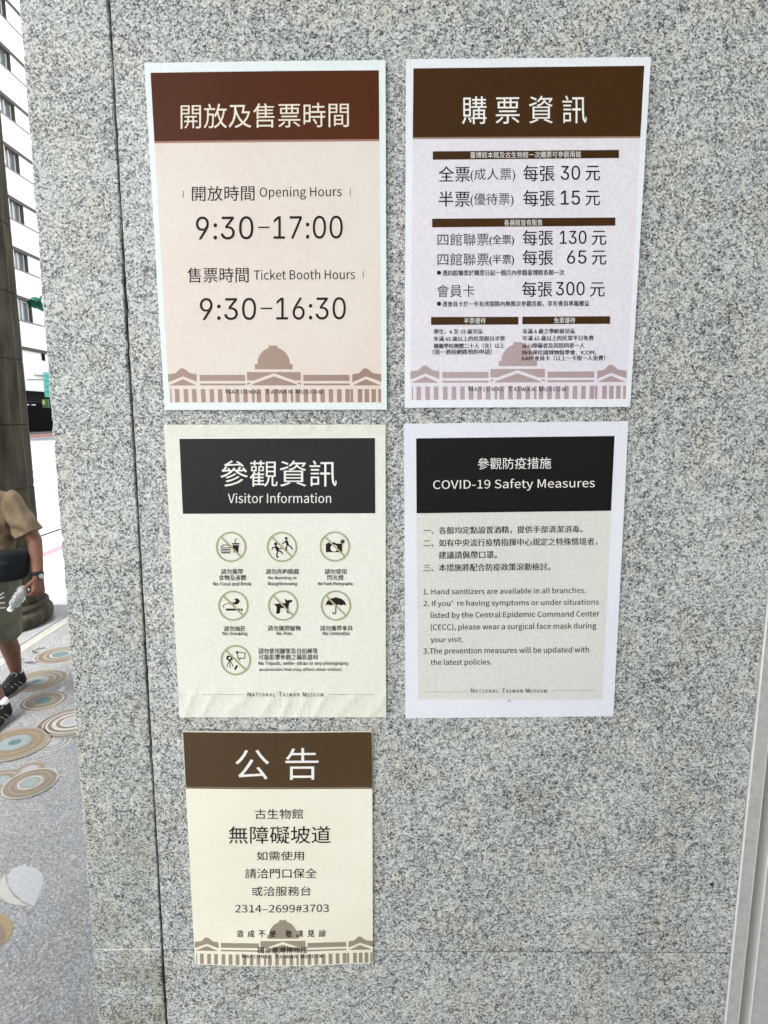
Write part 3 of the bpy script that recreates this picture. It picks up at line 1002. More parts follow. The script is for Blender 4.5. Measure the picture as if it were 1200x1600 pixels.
museum(p1, [(262.7, 540.7), (595.3, 540.7), (595.9, 628.6), (266.7, 628.6)], 'ms1')
smallcaps(p1, 354.5, 608.2, 505.5, 615.4, 'ink_grey')

# ---- poster 2: ticket prices
p2 = Poster('ticket_price_poster', 'lavender ticket price poster with a dark brown heading and thin bars', [(634.3, 96.1), (1013.9, 93.4), (982.4, 635.8), (632, 637.2)], 0.007, (-0.007, -0.004),
            lambda u, v: 0.0015 * u * (1 - v))
p2.board('board', 'p2_white')
p2.add('header_band', p2.quad([(645.6, 110.5), (1003.5, 107.1), (997.6, 216.2), (644.6, 217.4)], 1), 'p2_brown')
p2.add('header_rule', p2.strip([(644.6, 217.4), (997.6, 216.2), (997.4, 219), (644.6, 220.2)], 2), 'p2_rule')
p2.add('printed_panel', p2.quad([(644.6, 220), (997.4, 218.8), (976.3, 623.6), (640.5, 625.4)], 1), 'p2_lav')
p2.text('購 票 資 訊', 720.8, 153.5, 914.5, 196.6, 'ink_white', 3, 0.0, 'title', word=0.9, split=True)
p2.add('bar', p2.strip([(675.7, 239.3), (964.4, 237.4), (964.4, 249.9), (675.7, 252.3)], 2), 'p2_brown')
p2.text('臺博館本館及古生物館一次購票可參觀兩館', 733.8, 240, 905.3, 249.6, 'ink_white', 4, 0.003, 'bar_text')
for (yy, a, b, c, bb) in ((262, '全票', '(成人票)', '30', 803.5), (300.6, '半票', '(優待票)', '15', 801)):
    p2.text(a, 684.7, yy + 0.5, 733, yy + 24.8, 'ink', 3, 0.0, bold=0.3)
    p2.text(b, 734.2, yy + 3.5, bb, yy + 24.8, 'ink', 3, -0.003)
    p2.text('每張', 816, yy - 1, 864.3, yy + 24.2, 'ink', 3, 0.0, bold=0.3)
    p2.text(c, 874.0, yy - 0.2, 903.8, yy + 21.8, 'ink', 3, 0.0, bold=0.3)
    p2.text('元', 912.5, yy + 0.1, 934.7, yy + 23, 'ink', 3, 0.0, bold=0.3)
p2.add('bar', p2.strip([(674.7, 343.8), (958.9, 342.1), (958.9, 354.8), (674.7, 357.2)], 2), 'p2_brown')
p2.text('各展館皆有販售', 786.4, 345.1, 845.5, 354.7, 'ink_white', 4, 0.003, 'bar_text')
for (yy, b, c, x0) in ((366.5, '(全票)', '130', 872.8), (397.2, '(半票)', '65', 883.8)):
    p2.text('四館聯票', 683, yy, 762.6, yy + 19.4, 'ink', 3, -0.003)
    p2.text(b, 763.6, yy + 2.2, 801.6, yy + 19.4, 'ink', 3, 0.0, bold=0.3)
    p2.text('每張', 815, yy - 5, 862.2, yy + 19.0, 'ink', 3, 0.0, bold=0.3)
    p2.text(c, x0, yy - 4.0, 913.8, yy + 16.6, 'ink', 3, 0.0, bold=0.3)
    p2.text('元', 922, yy - 3.8, 944.5, yy + 18.2, 'ink', 3, 0.0, bold=0.3)
for (yy, body, x1) in ((427.6, '憑四館聯票於購票日起一個月內參觀臺博館各館一次', 879.6), (475.8, '憑會員卡於一年有效期限內無限次參觀各館，享有會員專屬權益', 918.3)):
    p2.add('bullet', p2.polys([circle(685.4, yy, 3.3)], 3), 'ink')
    p2.text(body, 690.6, yy - 4.5, x1, yy + 4.5, 'ink', 3, 0.006, 'small_text', bold=0.3)
p2.text('會員卡', 682.2, 446.2, 740.6, 465.7, 'ink', 3, -0.003)
p2.text('每張', 814, 441, 861, 465.2, 'ink', 3, 0.0, bold=0.3)
p2.text('300', 866.7, 441.7, 911.1, 462.9, 'ink', 3, 0.0, bold=0.3)
p2.text('元', 919.6, 442.6, 942.2, 465, 'ink', 3, 0.0, bold=0.3)
p2.add('bar', p2.strip([(673, 496.4), (808.6, 496), (808.6, 508), (673, 508.6)], 2), 'p2_brown')
p2.add('bar', p2.strip([(814.7, 495.8), (950.9, 495.2), (950.9, 507), (814.7, 507.6)], 2), 'p2_brown')
p2.text('半票優待', 724.2, 497.6, 757.7, 506.6, 'ink_white', 4, 0.003, 'bar_text')
p2.text('免票優待', 863.6, 497.0, 896.7, 506, 'ink_white', 4, 0.003, 'bar_text')
for body, a, b, c, d in (('學生、6 至 12 歲兒童', 677, 514.9, 753.2, 522.6), ('年滿 65 歲以上的民眾假日半票', 677, 526.1, 787.4, 533.8),
                         ('機關學校團體二十人（含）以上', 677, 537.1, 786.4, 545), ('（須一週前網路預約申請）', 675, 546.3, 766.9, 554.6),
                         ('未滿 6 歲之學齡前兒童', 814.7, 514.3, 896.1, 522.2), ('年滿 65 歲以上的民眾平日免費', 814.7, 525.2, 925.1, 533),
                         ('身心障礙者及其陪同者一人', 814, 536.6, 911, 544.6), ('持中華民國博物館學會、ICOM、', 813.7, 547.5, 929.2, 555.2),
                         ('AAM 會員卡（以上一卡限一人免費）', 813, 556.2, 942.9, 564.2)):
    p2.text(body, a, b, c, d, 'ink', 4, 0.002, 'small_text', bold=0.3)
museum(p2, [(640.8, 535.7), (977.6, 535.2), (975.6, 623.2), (641, 625)], 'ms2')
smallcaps(p2, 731, 604, 883.5, 611.6, 'ink_grey')

# ---- poster 3: visitor information
def warp3(u, v):
    w = 0.0
    if v < 0.05:
        w += 0.0009 * max(0, math.sin(u * 61 + 3 * math.sin(u * 9))) * (1 - v / 0.05)
    if v > 0.88:
        w += 0.0011 * max(0, math.sin((u * 1.0 + (v - .88) * .9) * 58 + 2.2 * math.sin(u * 11))) * min(1, (v - 0.88) / 0.05)
    return w


p3 = Poster('visitor_information_sheet', 'pale green cream visitor information sheet with seven prohibition icons', [(257.4, 663.6), (602.3, 663.3), (603.2, 1119), (281.8, 1119)], 0.0045, (-0.001, -0.001), warp3)
p3.board('sheet', 'p3_paper', n=72)
p3.add('header_rule', p3.quad([(280.9, 684.6), (586.5, 683.2), (587.2, 802.4), (286.2, 803.3)], 1), 'p1_white')
p3.add('header_band', p3.quad([(281.6, 685.5), (585.9, 684.2), (586.5, 801.4), (286.9, 802.3)], 2), 'p3_dark')
p3.text('參觀資訊', 345.4, 719, 526.6, 759.9, 'ink_white', 4, 0.0, 'title', split=True)
p3.text('Visitor Information', 357.2, 769.3, 517.7, 785.5, 'ink_white', 4, 0.0, 'title', font='han')
K = 1 / 3.158


def icon(cx, cy, what, label):
    r = 23.6
    e = bpy.data.objects.new('icon', None); COL.objects.link(e); e.parent = p3.root
    e['label'] = label
    o_, i_ = circle(cx, cy, r, 40), circle(cx, cy, r - 2.5, 40)
    vs = [p3.P(a, b, 5) for a, b in o_ + i_]
    p3.add('ring', (vs, [(k, (k + 1) % 40, 40 + (k + 1) % 40, 40 + k) for k in range(40)]), 'icon_green', e)
    d = (r - 1.5) * math.sin(math.radians(45))
    p3.add('slash', p3.polys(segs([(cx - d, cy - d), (cx + d, cy + d)], 2.5), 6), 'icon_green', e)
    T = lambda pl: [(cx + a * K, cy + b * K) for a, b in pl]
    P = []; Wt = []
    if what == 'food':
        P += [[(-50, 5), (-48, -5), (-38, -11), (-14, -11), (-4, -5), (-2, 5)], rect(-50, 9, -2, 14), rect(-52, 18, 0, 22), [(-49, 26), (-3, 26), (-6, 32), (-46, 32)]]
        Wt += [[(-45, 2), (-42, -3), (-34, -7), (-18, -7), (-10, -3), (-7, 2)]]
        P += [rect(4, -18, 42, -12), [(7, -9), (39, -9), (35, 28), (12, 28)]] + segs([(21, -16), (20, -36), (30, -41)], 3.5)
    elif what == 'run':
        P += [circle(-31, -14, 8, 14)] + segs([(-30, -2), (-20, 18)], 13) + segs([(-32, 0), (-46, 4), (-48, 14)], 5) + segs([(-26, 0), (-12, 10), (-2, 6)], 5)
        P += segs([(-20, 18), (-4, 24), (4, 34)], 6) + segs([(-20, 20), (-26, 38), (-24, 50), (-16, 50)], 6)
        P += [circle(21, -42, 7, 14)] + segs([(22, -30), (28, -10)], 12) + segs([(22, -28), (10, -22), (2, -14)], 5) + segs([(28, -12), (46, 2), (52, 12)], 6) + segs([(26, -8), (20, 8), (24, 16)], 6)
    elif what == 'flash':
        P += [[(-44, -14), (-36, -14), (-36, -19), (-26, -19), (-26, -14), (-20, -14), (-14, -20), (0, -20), (6, -14), (36, -14), (36, 28), (-44, 28)]]
        Wt += [circle(-4, 8, 17, 18)]
        st = []
        for k in range(18):
            rr = 15 if k % 2 == 0 else 7
            st.append((38 + rr * math.cos(k * math.pi / 9), -24 + rr * math.sin(k * math.pi / 9)))
        P += [st]
    elif what == 'smoke':
        P += [rect(-36, 14, 32, 24), rect(36, 14, 45, 24)] + segs([(-46, 10), (-50, 0), (-40, -8), (-16, -12), (8, -16), (14, -24)], 3.2)
        P += [[(4, -32), (20, -36), (32, -26), (28, -12), (14, -6), (-10, -6), (8, -14), (14, -22), (10, -28)]]
    elif what == 'dog':
        P += [[(-48, -8), (-40, -8), (12, -12), (8, -34), (20, -26), (44, -28), (46, -20), (30, -12), (26, 8), (30, 38), (20, 38), (12, 14), (-12, 12), (-18, 40), (-34, 40), (-32, 8), (-38, 0)]]
    elif what == 'umbrella':
        P += [[(-52, 0), (-44, -20), (-26, -34), (-4, -39), (0, -44), (4, -39), (26, -34), (44, -20), (52, 0), (38, -5), (26, 0), (14, -5), (0, 0), (-14, -5), (-26, 0), (-38, -5)]]
        P += segs([(0, -2), (0, 32), (-4, 40), (-12, 40), (-16, 32)], 4.5)
    else:
        P += [[(-46, -14), (-42, -22), (-18, -22), (-14, -14), (-16, 0), (-44, 0)]] + segs([(-32, 0), (-44, 34)], 3.4) + segs([(-30, 0), (-28, 38)], 3.4) + segs([(-28, 0), (-12, 32)], 3.4)
        Wt += [circle(-30, -10, 6, 12)]
        P += segs([(8, -40), (46, -34), (44, -8), (10, -10), (8, -40)], 3.6) + segs([(24, -10), (16, 2)], 4) + segs([(6, 28), (-4, 46)], 9) + [circle(6, -38, 6, 12)]
    p3.add('pictogram', p3.polys([T(q) for q in P], 3), 'ink_brown', e)
    if Wt:
        p3.add('pictogram_detail', p3.polys([T(q) for q in Wt], 4), 'p3_paper', e)


icon(361.9, 853.6, 'food', 'crossed out burger and cup')
icon(441.1, 853.6, 'run', 'two crossed out running figures')
icon(523.4, 853, 'flash', 'crossed out camera with flash')
icon(365.4, 945.2, 'smoke', 'crossed out cigarette')
icon(443, 944.9, 'dog', 'crossed out dog')
icon(525, 944.9, 'umbrella', 'crossed out umbrella')
icon(369.2, 1029.8, 'tripod', 'crossed out tripod and selfie stick')
for body, a, b, c, d in (('請勿攜帶', 346.4, 887.8, 380.3, 896.2), ('食物及液體', 342.9, 897.3, 385, 905.7), ('No Food and Drink', 334, 908.3, 393.6, 914),
                         ('請勿奔跑嬉戲', 416.1, 887.8, 467.4, 896.2), ('No Running or', 419.2, 899, 464.2, 905.6), ('Roughhousing', 419.5, 908, 464.2, 915),
                         ('請勿使用', 507.6, 887.8, 541.5, 896.2), ('閃光燈', 511.7, 897.2, 537, 905.5), ('No Flash Photography', 497.4, 908.4, 551.3, 914.6),
                         ('請勿抽菸', 350.8, 976.6, 384.1, 984.9), ('No Smoking', 348.9, 985.6, 386.9, 992.6), ('請勿攜帶寵物', 419.2, 976, 469.9, 984.3), ('No Pets', 432.8, 985.8, 457.2, 991.1),
                         ('請勿攜帶傘具', 500.6, 976, 551, 984.3), ('No Umbrellas', 504.7, 985.6, 546.8, 991.2),
                         ('請勿使用腳架及自拍棒等', 404.7, 1011.3, 496.5, 1020), ('可能影響參觀之攝影器材', 405, 1020.8, 497.1, 1029.5),
                         ('No Tripods, selfie-sticks or any photography', 404.7, 1031.8, 544.6, 1039), ('accessories that may affect other visitors', 405.3, 1041.8, 533.9, 1048)):
    eng = body[0] < '~'
    p3.text(body, a, b, c, d, 'ink_grey', 3, 0.0, 'small_text', bold=0.3)
smallcaps(p3, 387.6, 1079.8, 507, 1086.4, 'ink_grey')
p3.add('footer_line', p3.polys([rect(317, 1083.0, 384, 1083.7), rect(514, 1083.0, 585.2, 1083.7)], 3), 'line_thin')
p3.add('tape', p3.quad([(250, 662), (604.5, 661.5), (604.4, 681.5), (256, 683)], 9, 72), 'tape', label='wrinkled clear tape along the top edge')
p3.add('tape', p3.quad([(274, 1084), (604.5, 1084), (604.8, 1119.6), (276, 1119.8)], 9, 72), 'tape', label='wrinkled clear tape along the bottom edge')

# ---- poster 4: safety measures
p4 = Poster('safety_measures_sheet', 'white bordered beige sheet with a black COVID-19 Safety Measures heading', [(631, 662), (980.4, 657.9), (957, 1117.5), (633.3, 1120.7)], 0.0045, (-0.012, -0.009),
            lambda u, v: 0.0010 * math.sin(math.pi * v) * u)
p4.board('sheet', 'p4_white')
p4.add('header_band', p4.quad([(650, 684.8), (958.8, 681), (953.1, 797.4), (650.7, 801.4)], 2), 'p4_dark')
p4.add('printed_panel', p4.quad([(650.7, 801.2), (953.2, 797.2), (939.8, 1091.5), (653.2, 1090.6)], 1), 'p4_beige')
p4.text('參觀防疫措施', 745.7, 714.6, 860, 732.6, 'ink_white', 4, 0.004, 'title', split=True)
p4.text('COVID-19 Safety Measures', 676.4, 747.6, 927.8, 766.2, 'ink_white', 4, 0.0, 'title', font='han')
for body, a, b, c, d in (('一、各館均定點設置酒精，提供手部清潔消毒。', 661.2, 821.3, 908.5, 832.9), ('二、如有中央流行疫情指揮中心規定之特殊情境者，', 661.2, 840.4, 931.5, 852.4),
                         ('建議請佩帶口罩。', 684.9, 860.2, 775.5, 872), ('三、本措施將配合防疫政策滾動檢討。', 661.2, 879.3, 858.3, 891),
                         ('1. Hand sanitizers are available in all branches.', 661.2, 917.6, 913.9, 926.6), ("2. If you'  re having symptoms or under situations", 661.2, 935.6, 934.1, 947.2),
                         ('listed by the Central Epidemic Command Center', 672.6, 953.8, 935.4, 965.6), ('(CECC), please wear a surgical face mask during', 672.6, 972.2, 930.3, 984.4),
                         ('your visit.', 672.4, 993.6, 723.2, 1004.2), ('3.The prevention measures will be updated with', 661.2, 1009.6, 918.9, 1021.4), ('the latest policies.', 672.6, 1028.2, 767.6, 1039.6)):
    p4.text(body, a, b, c, d, 'ink', 3, 0.003, font=None if ord(body[0]) > 255 else 'han', bold=0.35 if ord(body[0]) > 255 else 0.0)
smallcaps(p4, 735, 1074.2, 854.5, 1080.6, 'ink_grey')
p4.add('footer_line', p4.polys([rect(664.3, 1079, 731, 1079.7), rect(860.7, 1076.8, 927.2, 1077.5)], 3), 'line_thin')
p4.text('VI', 792, 1091.5, 797.2, 1095.3, 'ink_grey', 3, 0, 'page_mark')


# ---- poster 5: notice
def warp5(u, v):
    return (0.0035 * math.sin(math.pi * min(1, u * 1.15)) * (0.35 + 0.65 * abs(v - 0.45)) + 0.004 * max(0, v - 0.85) / 0.15 * math.sin(math.pi * u)
            + 0.0022 * max(0, 0.15 - v) / 0.15 * (1 - abs(u - .6)))


p5 = Poster('ramp_notice', 'small warm cream notice with a glossy olive brown heading, lowest on the wall', [(286.5, 1140.5), (581.6, 1140.5), (582.7, 1501.7), (305.8, 1503.3)], 0.005, (0.0, -0.003), warp5)
p5.board('sheet', 'p5_cream', n=32)
p5.add('header_band', p5.quad([(287.3, 1141.4), (581.0, 1141.4), (581.7, 1227.6), (291.6, 1227.0)], 2, 24), 'p5_brown')
p5.add('header_rule', p5.strip([(291.6, 1227.2), (581.7, 1227.8), (581.8, 1230), (291.7, 1229.6)], 3), 'p5_rule')
p5.text('公', 369, 1168, 421.8, 1214.7, 'ink_white', 5, -0.002, 'title')
p5.text('告', 446.8, 1165.2, 498.3, 1215.3, 'ink_white', 5, -0.002, 'title')
for body, a, b, c, d, of in (('古生物館', 399.3, 1260.6, 474.1, 1276.3, 0.0), ('無障礙坡道', 358.8, 1287.6, 517, 1314.8, 0.0), ('如需使用', 402, 1326.5, 475.4, 1340.8, 0.0),
                             ('請洽門口保全', 384.1, 1353.2, 495.5, 1368.6, 0.0), ('或洽服務台', 394.3, 1381, 486.4, 1395.8, 0.0), ('2314–2699#3703', 368.5, 1409.6, 514.2, 1421.4, -0.006)):
    p5.text(body, a, b, c, d, 'ink', 4, of if ord(body[0]) > 255 else 0.0, font=None if ord(body[0]) > 255 else 'han', split=body[0] == '無')
museum(p5, [(305.2, 1434), (582.3, 1433), (582.6, 1500.3), (306, 1502)], 'ms5')
for ch, x, g in zip('造成不便敬請見諒', (371.2, 388, 405, 421.5, 446.8, 463.5, 481, 498.5), range(8)):
    p5.text(ch, x, 1448.9, x + 10.4, 1459.3, 'ink', 5, 0.0, 'letters', bold=0.3)
p5.text('國立臺灣博物館', 404.2, 1473.6, 480.4, 1482.9, 'ink', 5, 0.0, 'small_text', bold=0.3)
smallcaps(p5, 379.5, 1484.2, 506, 1490.4, 'ink', 6)

bpy.data.objects.remove(_fo)

# ------------------------------------------------------------------ far office building across the road
BX = -29.0
bld = thing('office_building', 'tall white office building with ribbon bands across the street', 'building', (BX, 50, 0))
BA = (BX, 50, 0)
Y0b, Y1b = 38.0, 70.0
soff = [7.25, 11.17, 14.84, 18.58, 22.37, 25.96, 29.6, 33.3, 37.0]
box('wall', BX - 14, BX - 0.30, Y0b, Y1b, 3.78, 40, 'facade', bld, at=BA)
pier_mesh = None
ffirst = {}
for si, z0 in enumerate(soff):
    box('spandrel', BX - 0.2995, BX + 0.16, Y0b, Y1b, z0, z0 + 1.93, 'facade', bld, at=BA)
    box('soffit_shade', BX - 0.2990, BX + 0.15, Y0b, Y1b, z0 - 0.26, z0 - 0.004, 'soffit', bld, at=BA)  # dark strip painted for the shade under the projecting band
    box('grey_band', BX - 0.2990, BX + 0.19, Y0b, Y1b, z0 + 1.932, z0 + 2.05, 'grey_band', bld, at=BA)  # grey strip standing in for a thin shadow line at a recess
ztop = [s - 0.265 for s in soff[1:]]
for si, zt in enumerate(ztop):
    zb = soff[si] + 2.052
    y = 50.0 - 3.8 * 3
    while y < Y1b - 2:
        # window 1.8 m wide (y .. y+1.8), then a 2 m solid pier
        if 'w' not in ffirst:
            fw, fh = 1.8, zt - zb
            parts = [box_data(-0.12, 0, 0, 0.05, 0, fh), box_data(-0.12, 0, fw - 0.05, fw, 0, fh), box_data(-0.12, 0, 0.05, fw - 0.05, 0, 0.05),
                     box_data(-0.12, 0, 0.05, fw - 0.05, fh - 0.05, fh), box_data(-0.11, 0.0, fw / 2 - 0.04, fw / 2 + 0.04, 0.05, fh - 0.05)]
            ffirst['w'] = from_py('window_tmp', *merge(parts), 'winframe').data
            bpy.data.objects.remove(bpy.data.objects['window_tmp'])
            ffirst['g'] = from_py('pane_tmp', *box_data(-0.07, -0.06, 0.052, fw / 2 - 0.042, 0.052, fh - 0.052), 'glass').data
            bpy.data.objects.remove(bpy.data.objects['pane_tmp'])
            ffirst['p'] = from_py('pier_tmp', *box_data(-0.299, 0.10, 0, 1.915, 0, fh), 'facade').data
            bpy.data.objects.remove(bpy.data.objects['pier_tmp'])
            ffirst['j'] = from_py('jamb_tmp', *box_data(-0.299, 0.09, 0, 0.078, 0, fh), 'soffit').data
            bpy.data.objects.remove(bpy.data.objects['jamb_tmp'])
            ffirst['b'] = from_py('blind_tmp', *box_data(-0.09, -0.08, 0.06, fw / 2 - 0.05, 0.06, fh - 0.06), 'blind').data
            bpy.data.objects.remove(bpy.data.objects['blind_tmp'])
        w = link('window', ffirst['w'], None, bld); w.location = (-0.17, y - 50, zb)
        for k in (0, 1):
            g_ = link('pane', ffirst['g'], None, w); g_.location = (0.0, k * 0.90, 0)
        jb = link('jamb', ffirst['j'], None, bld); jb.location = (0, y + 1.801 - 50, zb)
        pz = link('pier', ffirst['p'], None, bld); pz.location = (0, y + 1.882 - 50, zb)
        y += 3.8
# lower storeys: white mezzanine, ledge, dark window, fascia, black shopfront
box('lower_wall', BX - 0.2995, BX - 0.02, Y0b, Y1b, 3.78, 7.08, 'facade', bld, at=BA)
box('ledge', BX - 0.015, BX + 0.55, 51.45, Y1b, 5.13, 5.32, 'facade', bld, at=BA)
box('parapet', BX - 0.015, BX + 0.25, Y0b, Y1b, 3.78, 5.0, 'facade', bld, at=BA)
for yy in (52.75, 56.5, 60.3):
    f = box('window', BX - 0.018, BX + 0.03, yy, yy + 0.62, 6.35, 7.05, 'winframe', bld, at=BA)
    box('pane', BX - 0.01, BX + 0.045, yy + .05, yy + 0.57, 6.4, 7.0, 'black', f)
    f.children[0].location = (-BX, -50, 0)
box('fascia', BX - 0.3, BX - 0.1, Y0b, Y1b, 2.92, 3.775, 'fascia', bld, at=BA)
box('shopfront', BX - 1.2, BX - 0.35, Y0b, Y1b, 0.50, 2.915, 'black', bld, at=BA)
box('shop_sign_light', BX - 0.34, BX - 0.30, 50.4, 50.9, 2.62, 2.72, 'winframe', bld, at=BA)
box('shop_sign_light', BX - 0.34, BX - 0.30, 51.3, 51.9, 2.62, 2.72, 'winframe', bld, at=BA)
box('step', BX - 0.9, BX + 0.35, Y0b, Y1b, 0.30, 0.42, 'grey_band', bld, at=BA)
box('step', BX - 0.9, BX + 0.65, Y0b, Y1b, 0.0, 0.28, 'brickred', bld, at=BA)
box('shop_base', BX - 1.2, BX - 0.2, Y0b, Y1b, 0.43, 0.495, 'fascia', bld, at=BA)

# signs on the street
sg = thing('shop_sign', 'tall narrow teal shop sign hanging over the pavement', 'sign', (-27.4, 50.0, 3.3))
box('sign_box', -27.42, -26.86, 49.95, 50.1, 3.26, 5.22, 'teal', sg, at=(-27.4, 50.0, 3.3))
for k, zz in enumerate((4.85, 4.45, 4.0, 3.6)):
    box('character', -27.25, -27.03, 49.93, 49.945, zz, zz + 0.16, 'tealdark', sg, at=(-27.4, 50.0, 3.3))
box('sign_bracket', -28.9, -27.43, 50.0, 50.05, 4.6, 4.66, 'fascia', sg, at=(-27.4, 50.0, 3.3))
s2g = thing('shop_sign', 'small green and yellow box sign below the teal one', 'sign', (-27.5, 49.6, 2.4))
box('sign_box', -27.46, -26.95, 49.55, 49.7, 2.40, 3.10, 'signgreen', s2g, at=(-27.5, 49.6, 2.4))
box('sign_panel', -27.42, -27.22, 49.53, 49.545, 2.66, 3.02, 'signyellow', s2g, at=(-27.5, 49.6, 2.4))
box('sign_bracket', -29.2, -27.47, 49.6, 49.65, 2.9, 2.95, 'fascia', s2g, at=(-27.5, 49.6, 2.4))

# traffic signal: green casing and hoods seen side on
tsx, tsy, tsz = -12.15, 22.0, 5.62
ts = thing('traffic_signal', 'dark green traffic signal with round hoods high over the street', 'traffic signal', (tsx, tsy, 0))
ta = (tsx, tsy, 0)


def hood(c, dirv, r, L, name='hood'):
    """open visor tube cut away underneath with a lens disc at its root"""
    d = Vector(dirv).normalized(); q = d.to_track_quat('Z', 'Y')
    vs, fs = [], []
    n = 18
    for (rr, zz) in ((r, 0), (r, L), (r - 0.012, L), (r - 0.012, 0.02)):
        for k in range(n + 1):
            a = math.radians(-40 + 260 * k / n)
            lz = zz if zz < 0.05 else L * (0.55 + 0.45 * max(0, math.sin(a)))
            vs.append(Vector(c) + q @ Vector((rr * math.cos(a), rr * math.sin(a), lz)))
    for i in range(3):
        for k in range(n):
            fs.append((i * (n + 1) + k, i * (n + 1) + k + 1, (i + 1) * (n + 1) + k + 1, (i + 1) * (n + 1) + k))
    return from_py(name, vs, fs, 'siggreen', ts, at=ta)


hood((tsx + 0.02, tsy, tsz + 0.02), (0.10, -0.9, -0.42), 0.19, 0.30)
hood((tsx + 0.30, tsy + 0.05, tsz + 0.10), (0.9, -0.5, -0.2), 0.19, 0.26)
vs, fs = lathe([(0.05, -0.12), (0.19, -0.06), (0.195, 0.03), (0.18, 0.06)], 20)
qq = Vector((0.10, -0.9, -0.42)).to_track_quat('Z', 'Y')
from_py('lamp_casing', [Vector((tsx + 0.02, tsy, tsz + 0.02)) + qq @ Vector(v) for v in vs], fs, 'siggreen', ts, at=ta)
vs, fs = tube_data((tsx + 0.08, tsy + .06, tsz - 0.05), (tsx + 0.42, tsy + .1, tsz - 0.26), 0.13, 0.10, 14)
from_py('housing', vs, fs, 'siggreen', ts, at=ta)
vs, fs = tube_data((tsx + 0.36, tsy + .1, tsz - 0.12), (tsx + 1.4, tsy + .1, tsz - 0.10), 0.04, 0.04, 10)
from_py('bracket_arm', vs, fs, 'siggreen', ts, at=ta)
vs, fs = tube_data((tsx + 1.4, tsy + .1, -0.004), (tsx + 1.4, tsy + .1, 6.4), 0.09, 0.07, 14)
from_py('pole', vs, fs, 'siggreen', ts, at=ta)


# ------------------------------------------------------------------ the passer-by
def capsule(p0, r0, p1, r1, seg=16, rings=5):
    p0, p1 = Vector(p0), Vector(p1)
    q = (p1 - p0).to_track_quat('Z', 'Y')
    L = (p1 - p0).length
    vs, fs = [], []
    prof = []
    for i in range(rings):
        a = math.pi / 2 * (1 - i / (rings))
        prof.append((r0 * math.cos(a), -r0 * math.sin(a)))
    prof.append((r0, 0)); prof.append((r1, L))
    for i in range(1, rings):
        a = math.pi / 2 * i / rings
        prof.append((r1 * math.cos(a), L + r1 * math.sin(a)))
    prof = prof[1:]
    for r, z in prof:
        for k in range(seg):
            a = 2 * math.pi * k / seg
            vs.append(p0 + q @ Vector((r * math.cos(a), r * math.sin(a), z)))
    n = len(prof)
    for i in range(n - 1):
        for k in range(seg):
            fs.append((i * seg + k, i * seg + (k + 1) % seg, (i + 1) * seg + (k + 1) % seg, (i + 1) * seg + k))
    fs.append(tuple(range(seg - 1, -1, -1)))
    fs.append(tuple((n - 1) * seg + k for k in range(seg)))
    return vs, fs


def ellipsoid(c, r, rot=0.0, seg=20, rings=12, tilt=0.0):
    vs, fs = [], []
    R = Matrix.Rotation(rot, 3, 'Z') @ Matrix.Rotation(tilt, 3, 'X')
    for i in range(1, rings):
        a = math.pi * i / rings
        for k in range(seg):
            b = 2 * math.pi * k / seg
            vs.append(Vector(c) + R @ Vector((r[0] * math.sin(a) * math.cos(b), r[1] * math.sin(a) * math.sin(b), -r[2] * math.cos(a))))
    for i in range(rings - 2):
        for k in range(seg):
            fs.append((i * seg + k, i * seg + (k + 1) % seg, (i + 1) * seg + (k + 1) % seg, (i + 1) * seg + k))
    fs.append(tuple(range(seg - 1, -1, -1)))
    fs.append(tuple((rings - 2) * seg + k for k in range(seg)))
    return vs, fs


def fuse(name, parts, mat, parent, voxel=0.008, smooth=3, at=(0, 0, 0), ripple=None, cutz=None):
    """weld overlapping shells into one continuous surface"""
    vs, fs = merge(parts)
    o = from_py(name, vs, fs, mat, parent, at=at)
    rm = o.modifiers.new('r', 'REMESH'); rm.mode = 'VOXEL'; rm.voxel_size = voxel
    if smooth:
        sm = o.modifiers.new('s', 'SMOOTH'); sm.iterations = smooth; sm.factor = 0.6
    bpy.context.view_layer.update()
    me = bpy.data.meshes.new_from_object(o.evaluated_get(bpy.context.evaluated_depsgraph_get()))
    o.modifiers.clear()
    o.data = me
    if not me.materials:
        me.materials.append(M[mat])
    if ripple:
        me.update()
        nor = [v.normal.copy() for v in me.vertices]
        for v, nn in zip(me.vertices, nor):
            v.co += nn * ripple(v.co)
    if cutz is not None:
        bm = bmesh.new(); bm.from_mesh(me)
        for (co, no) in cutz:
            geom = bm.verts[:] + bm.edges[:] + bm.faces[:]
            r = bmesh.ops.bisect_plane(bm, geom=geom, plane_co=Vector(co), plane_no=Vector(no), clear_outer=True)
            ed = [e for e in r['geom_cut'] if isinstance(e, bmesh.types.BMEdge)]
            try:
                bmesh.ops.holes_fill(bm, edges=ed)
            except Exception:
                pass
        bm.to_mesh(me); bm.free()
    for p in me.polygons:
        p.use_smooth = True
    me.name = name
    return o


PX, PY = -2.34, 3.47
pa = (PX, PY, 0)
person = thing('person', 'walking person in a tan T-shirt and olive shorts with a black waist bag', 'person', pa)
FZ = math.radians(-8)
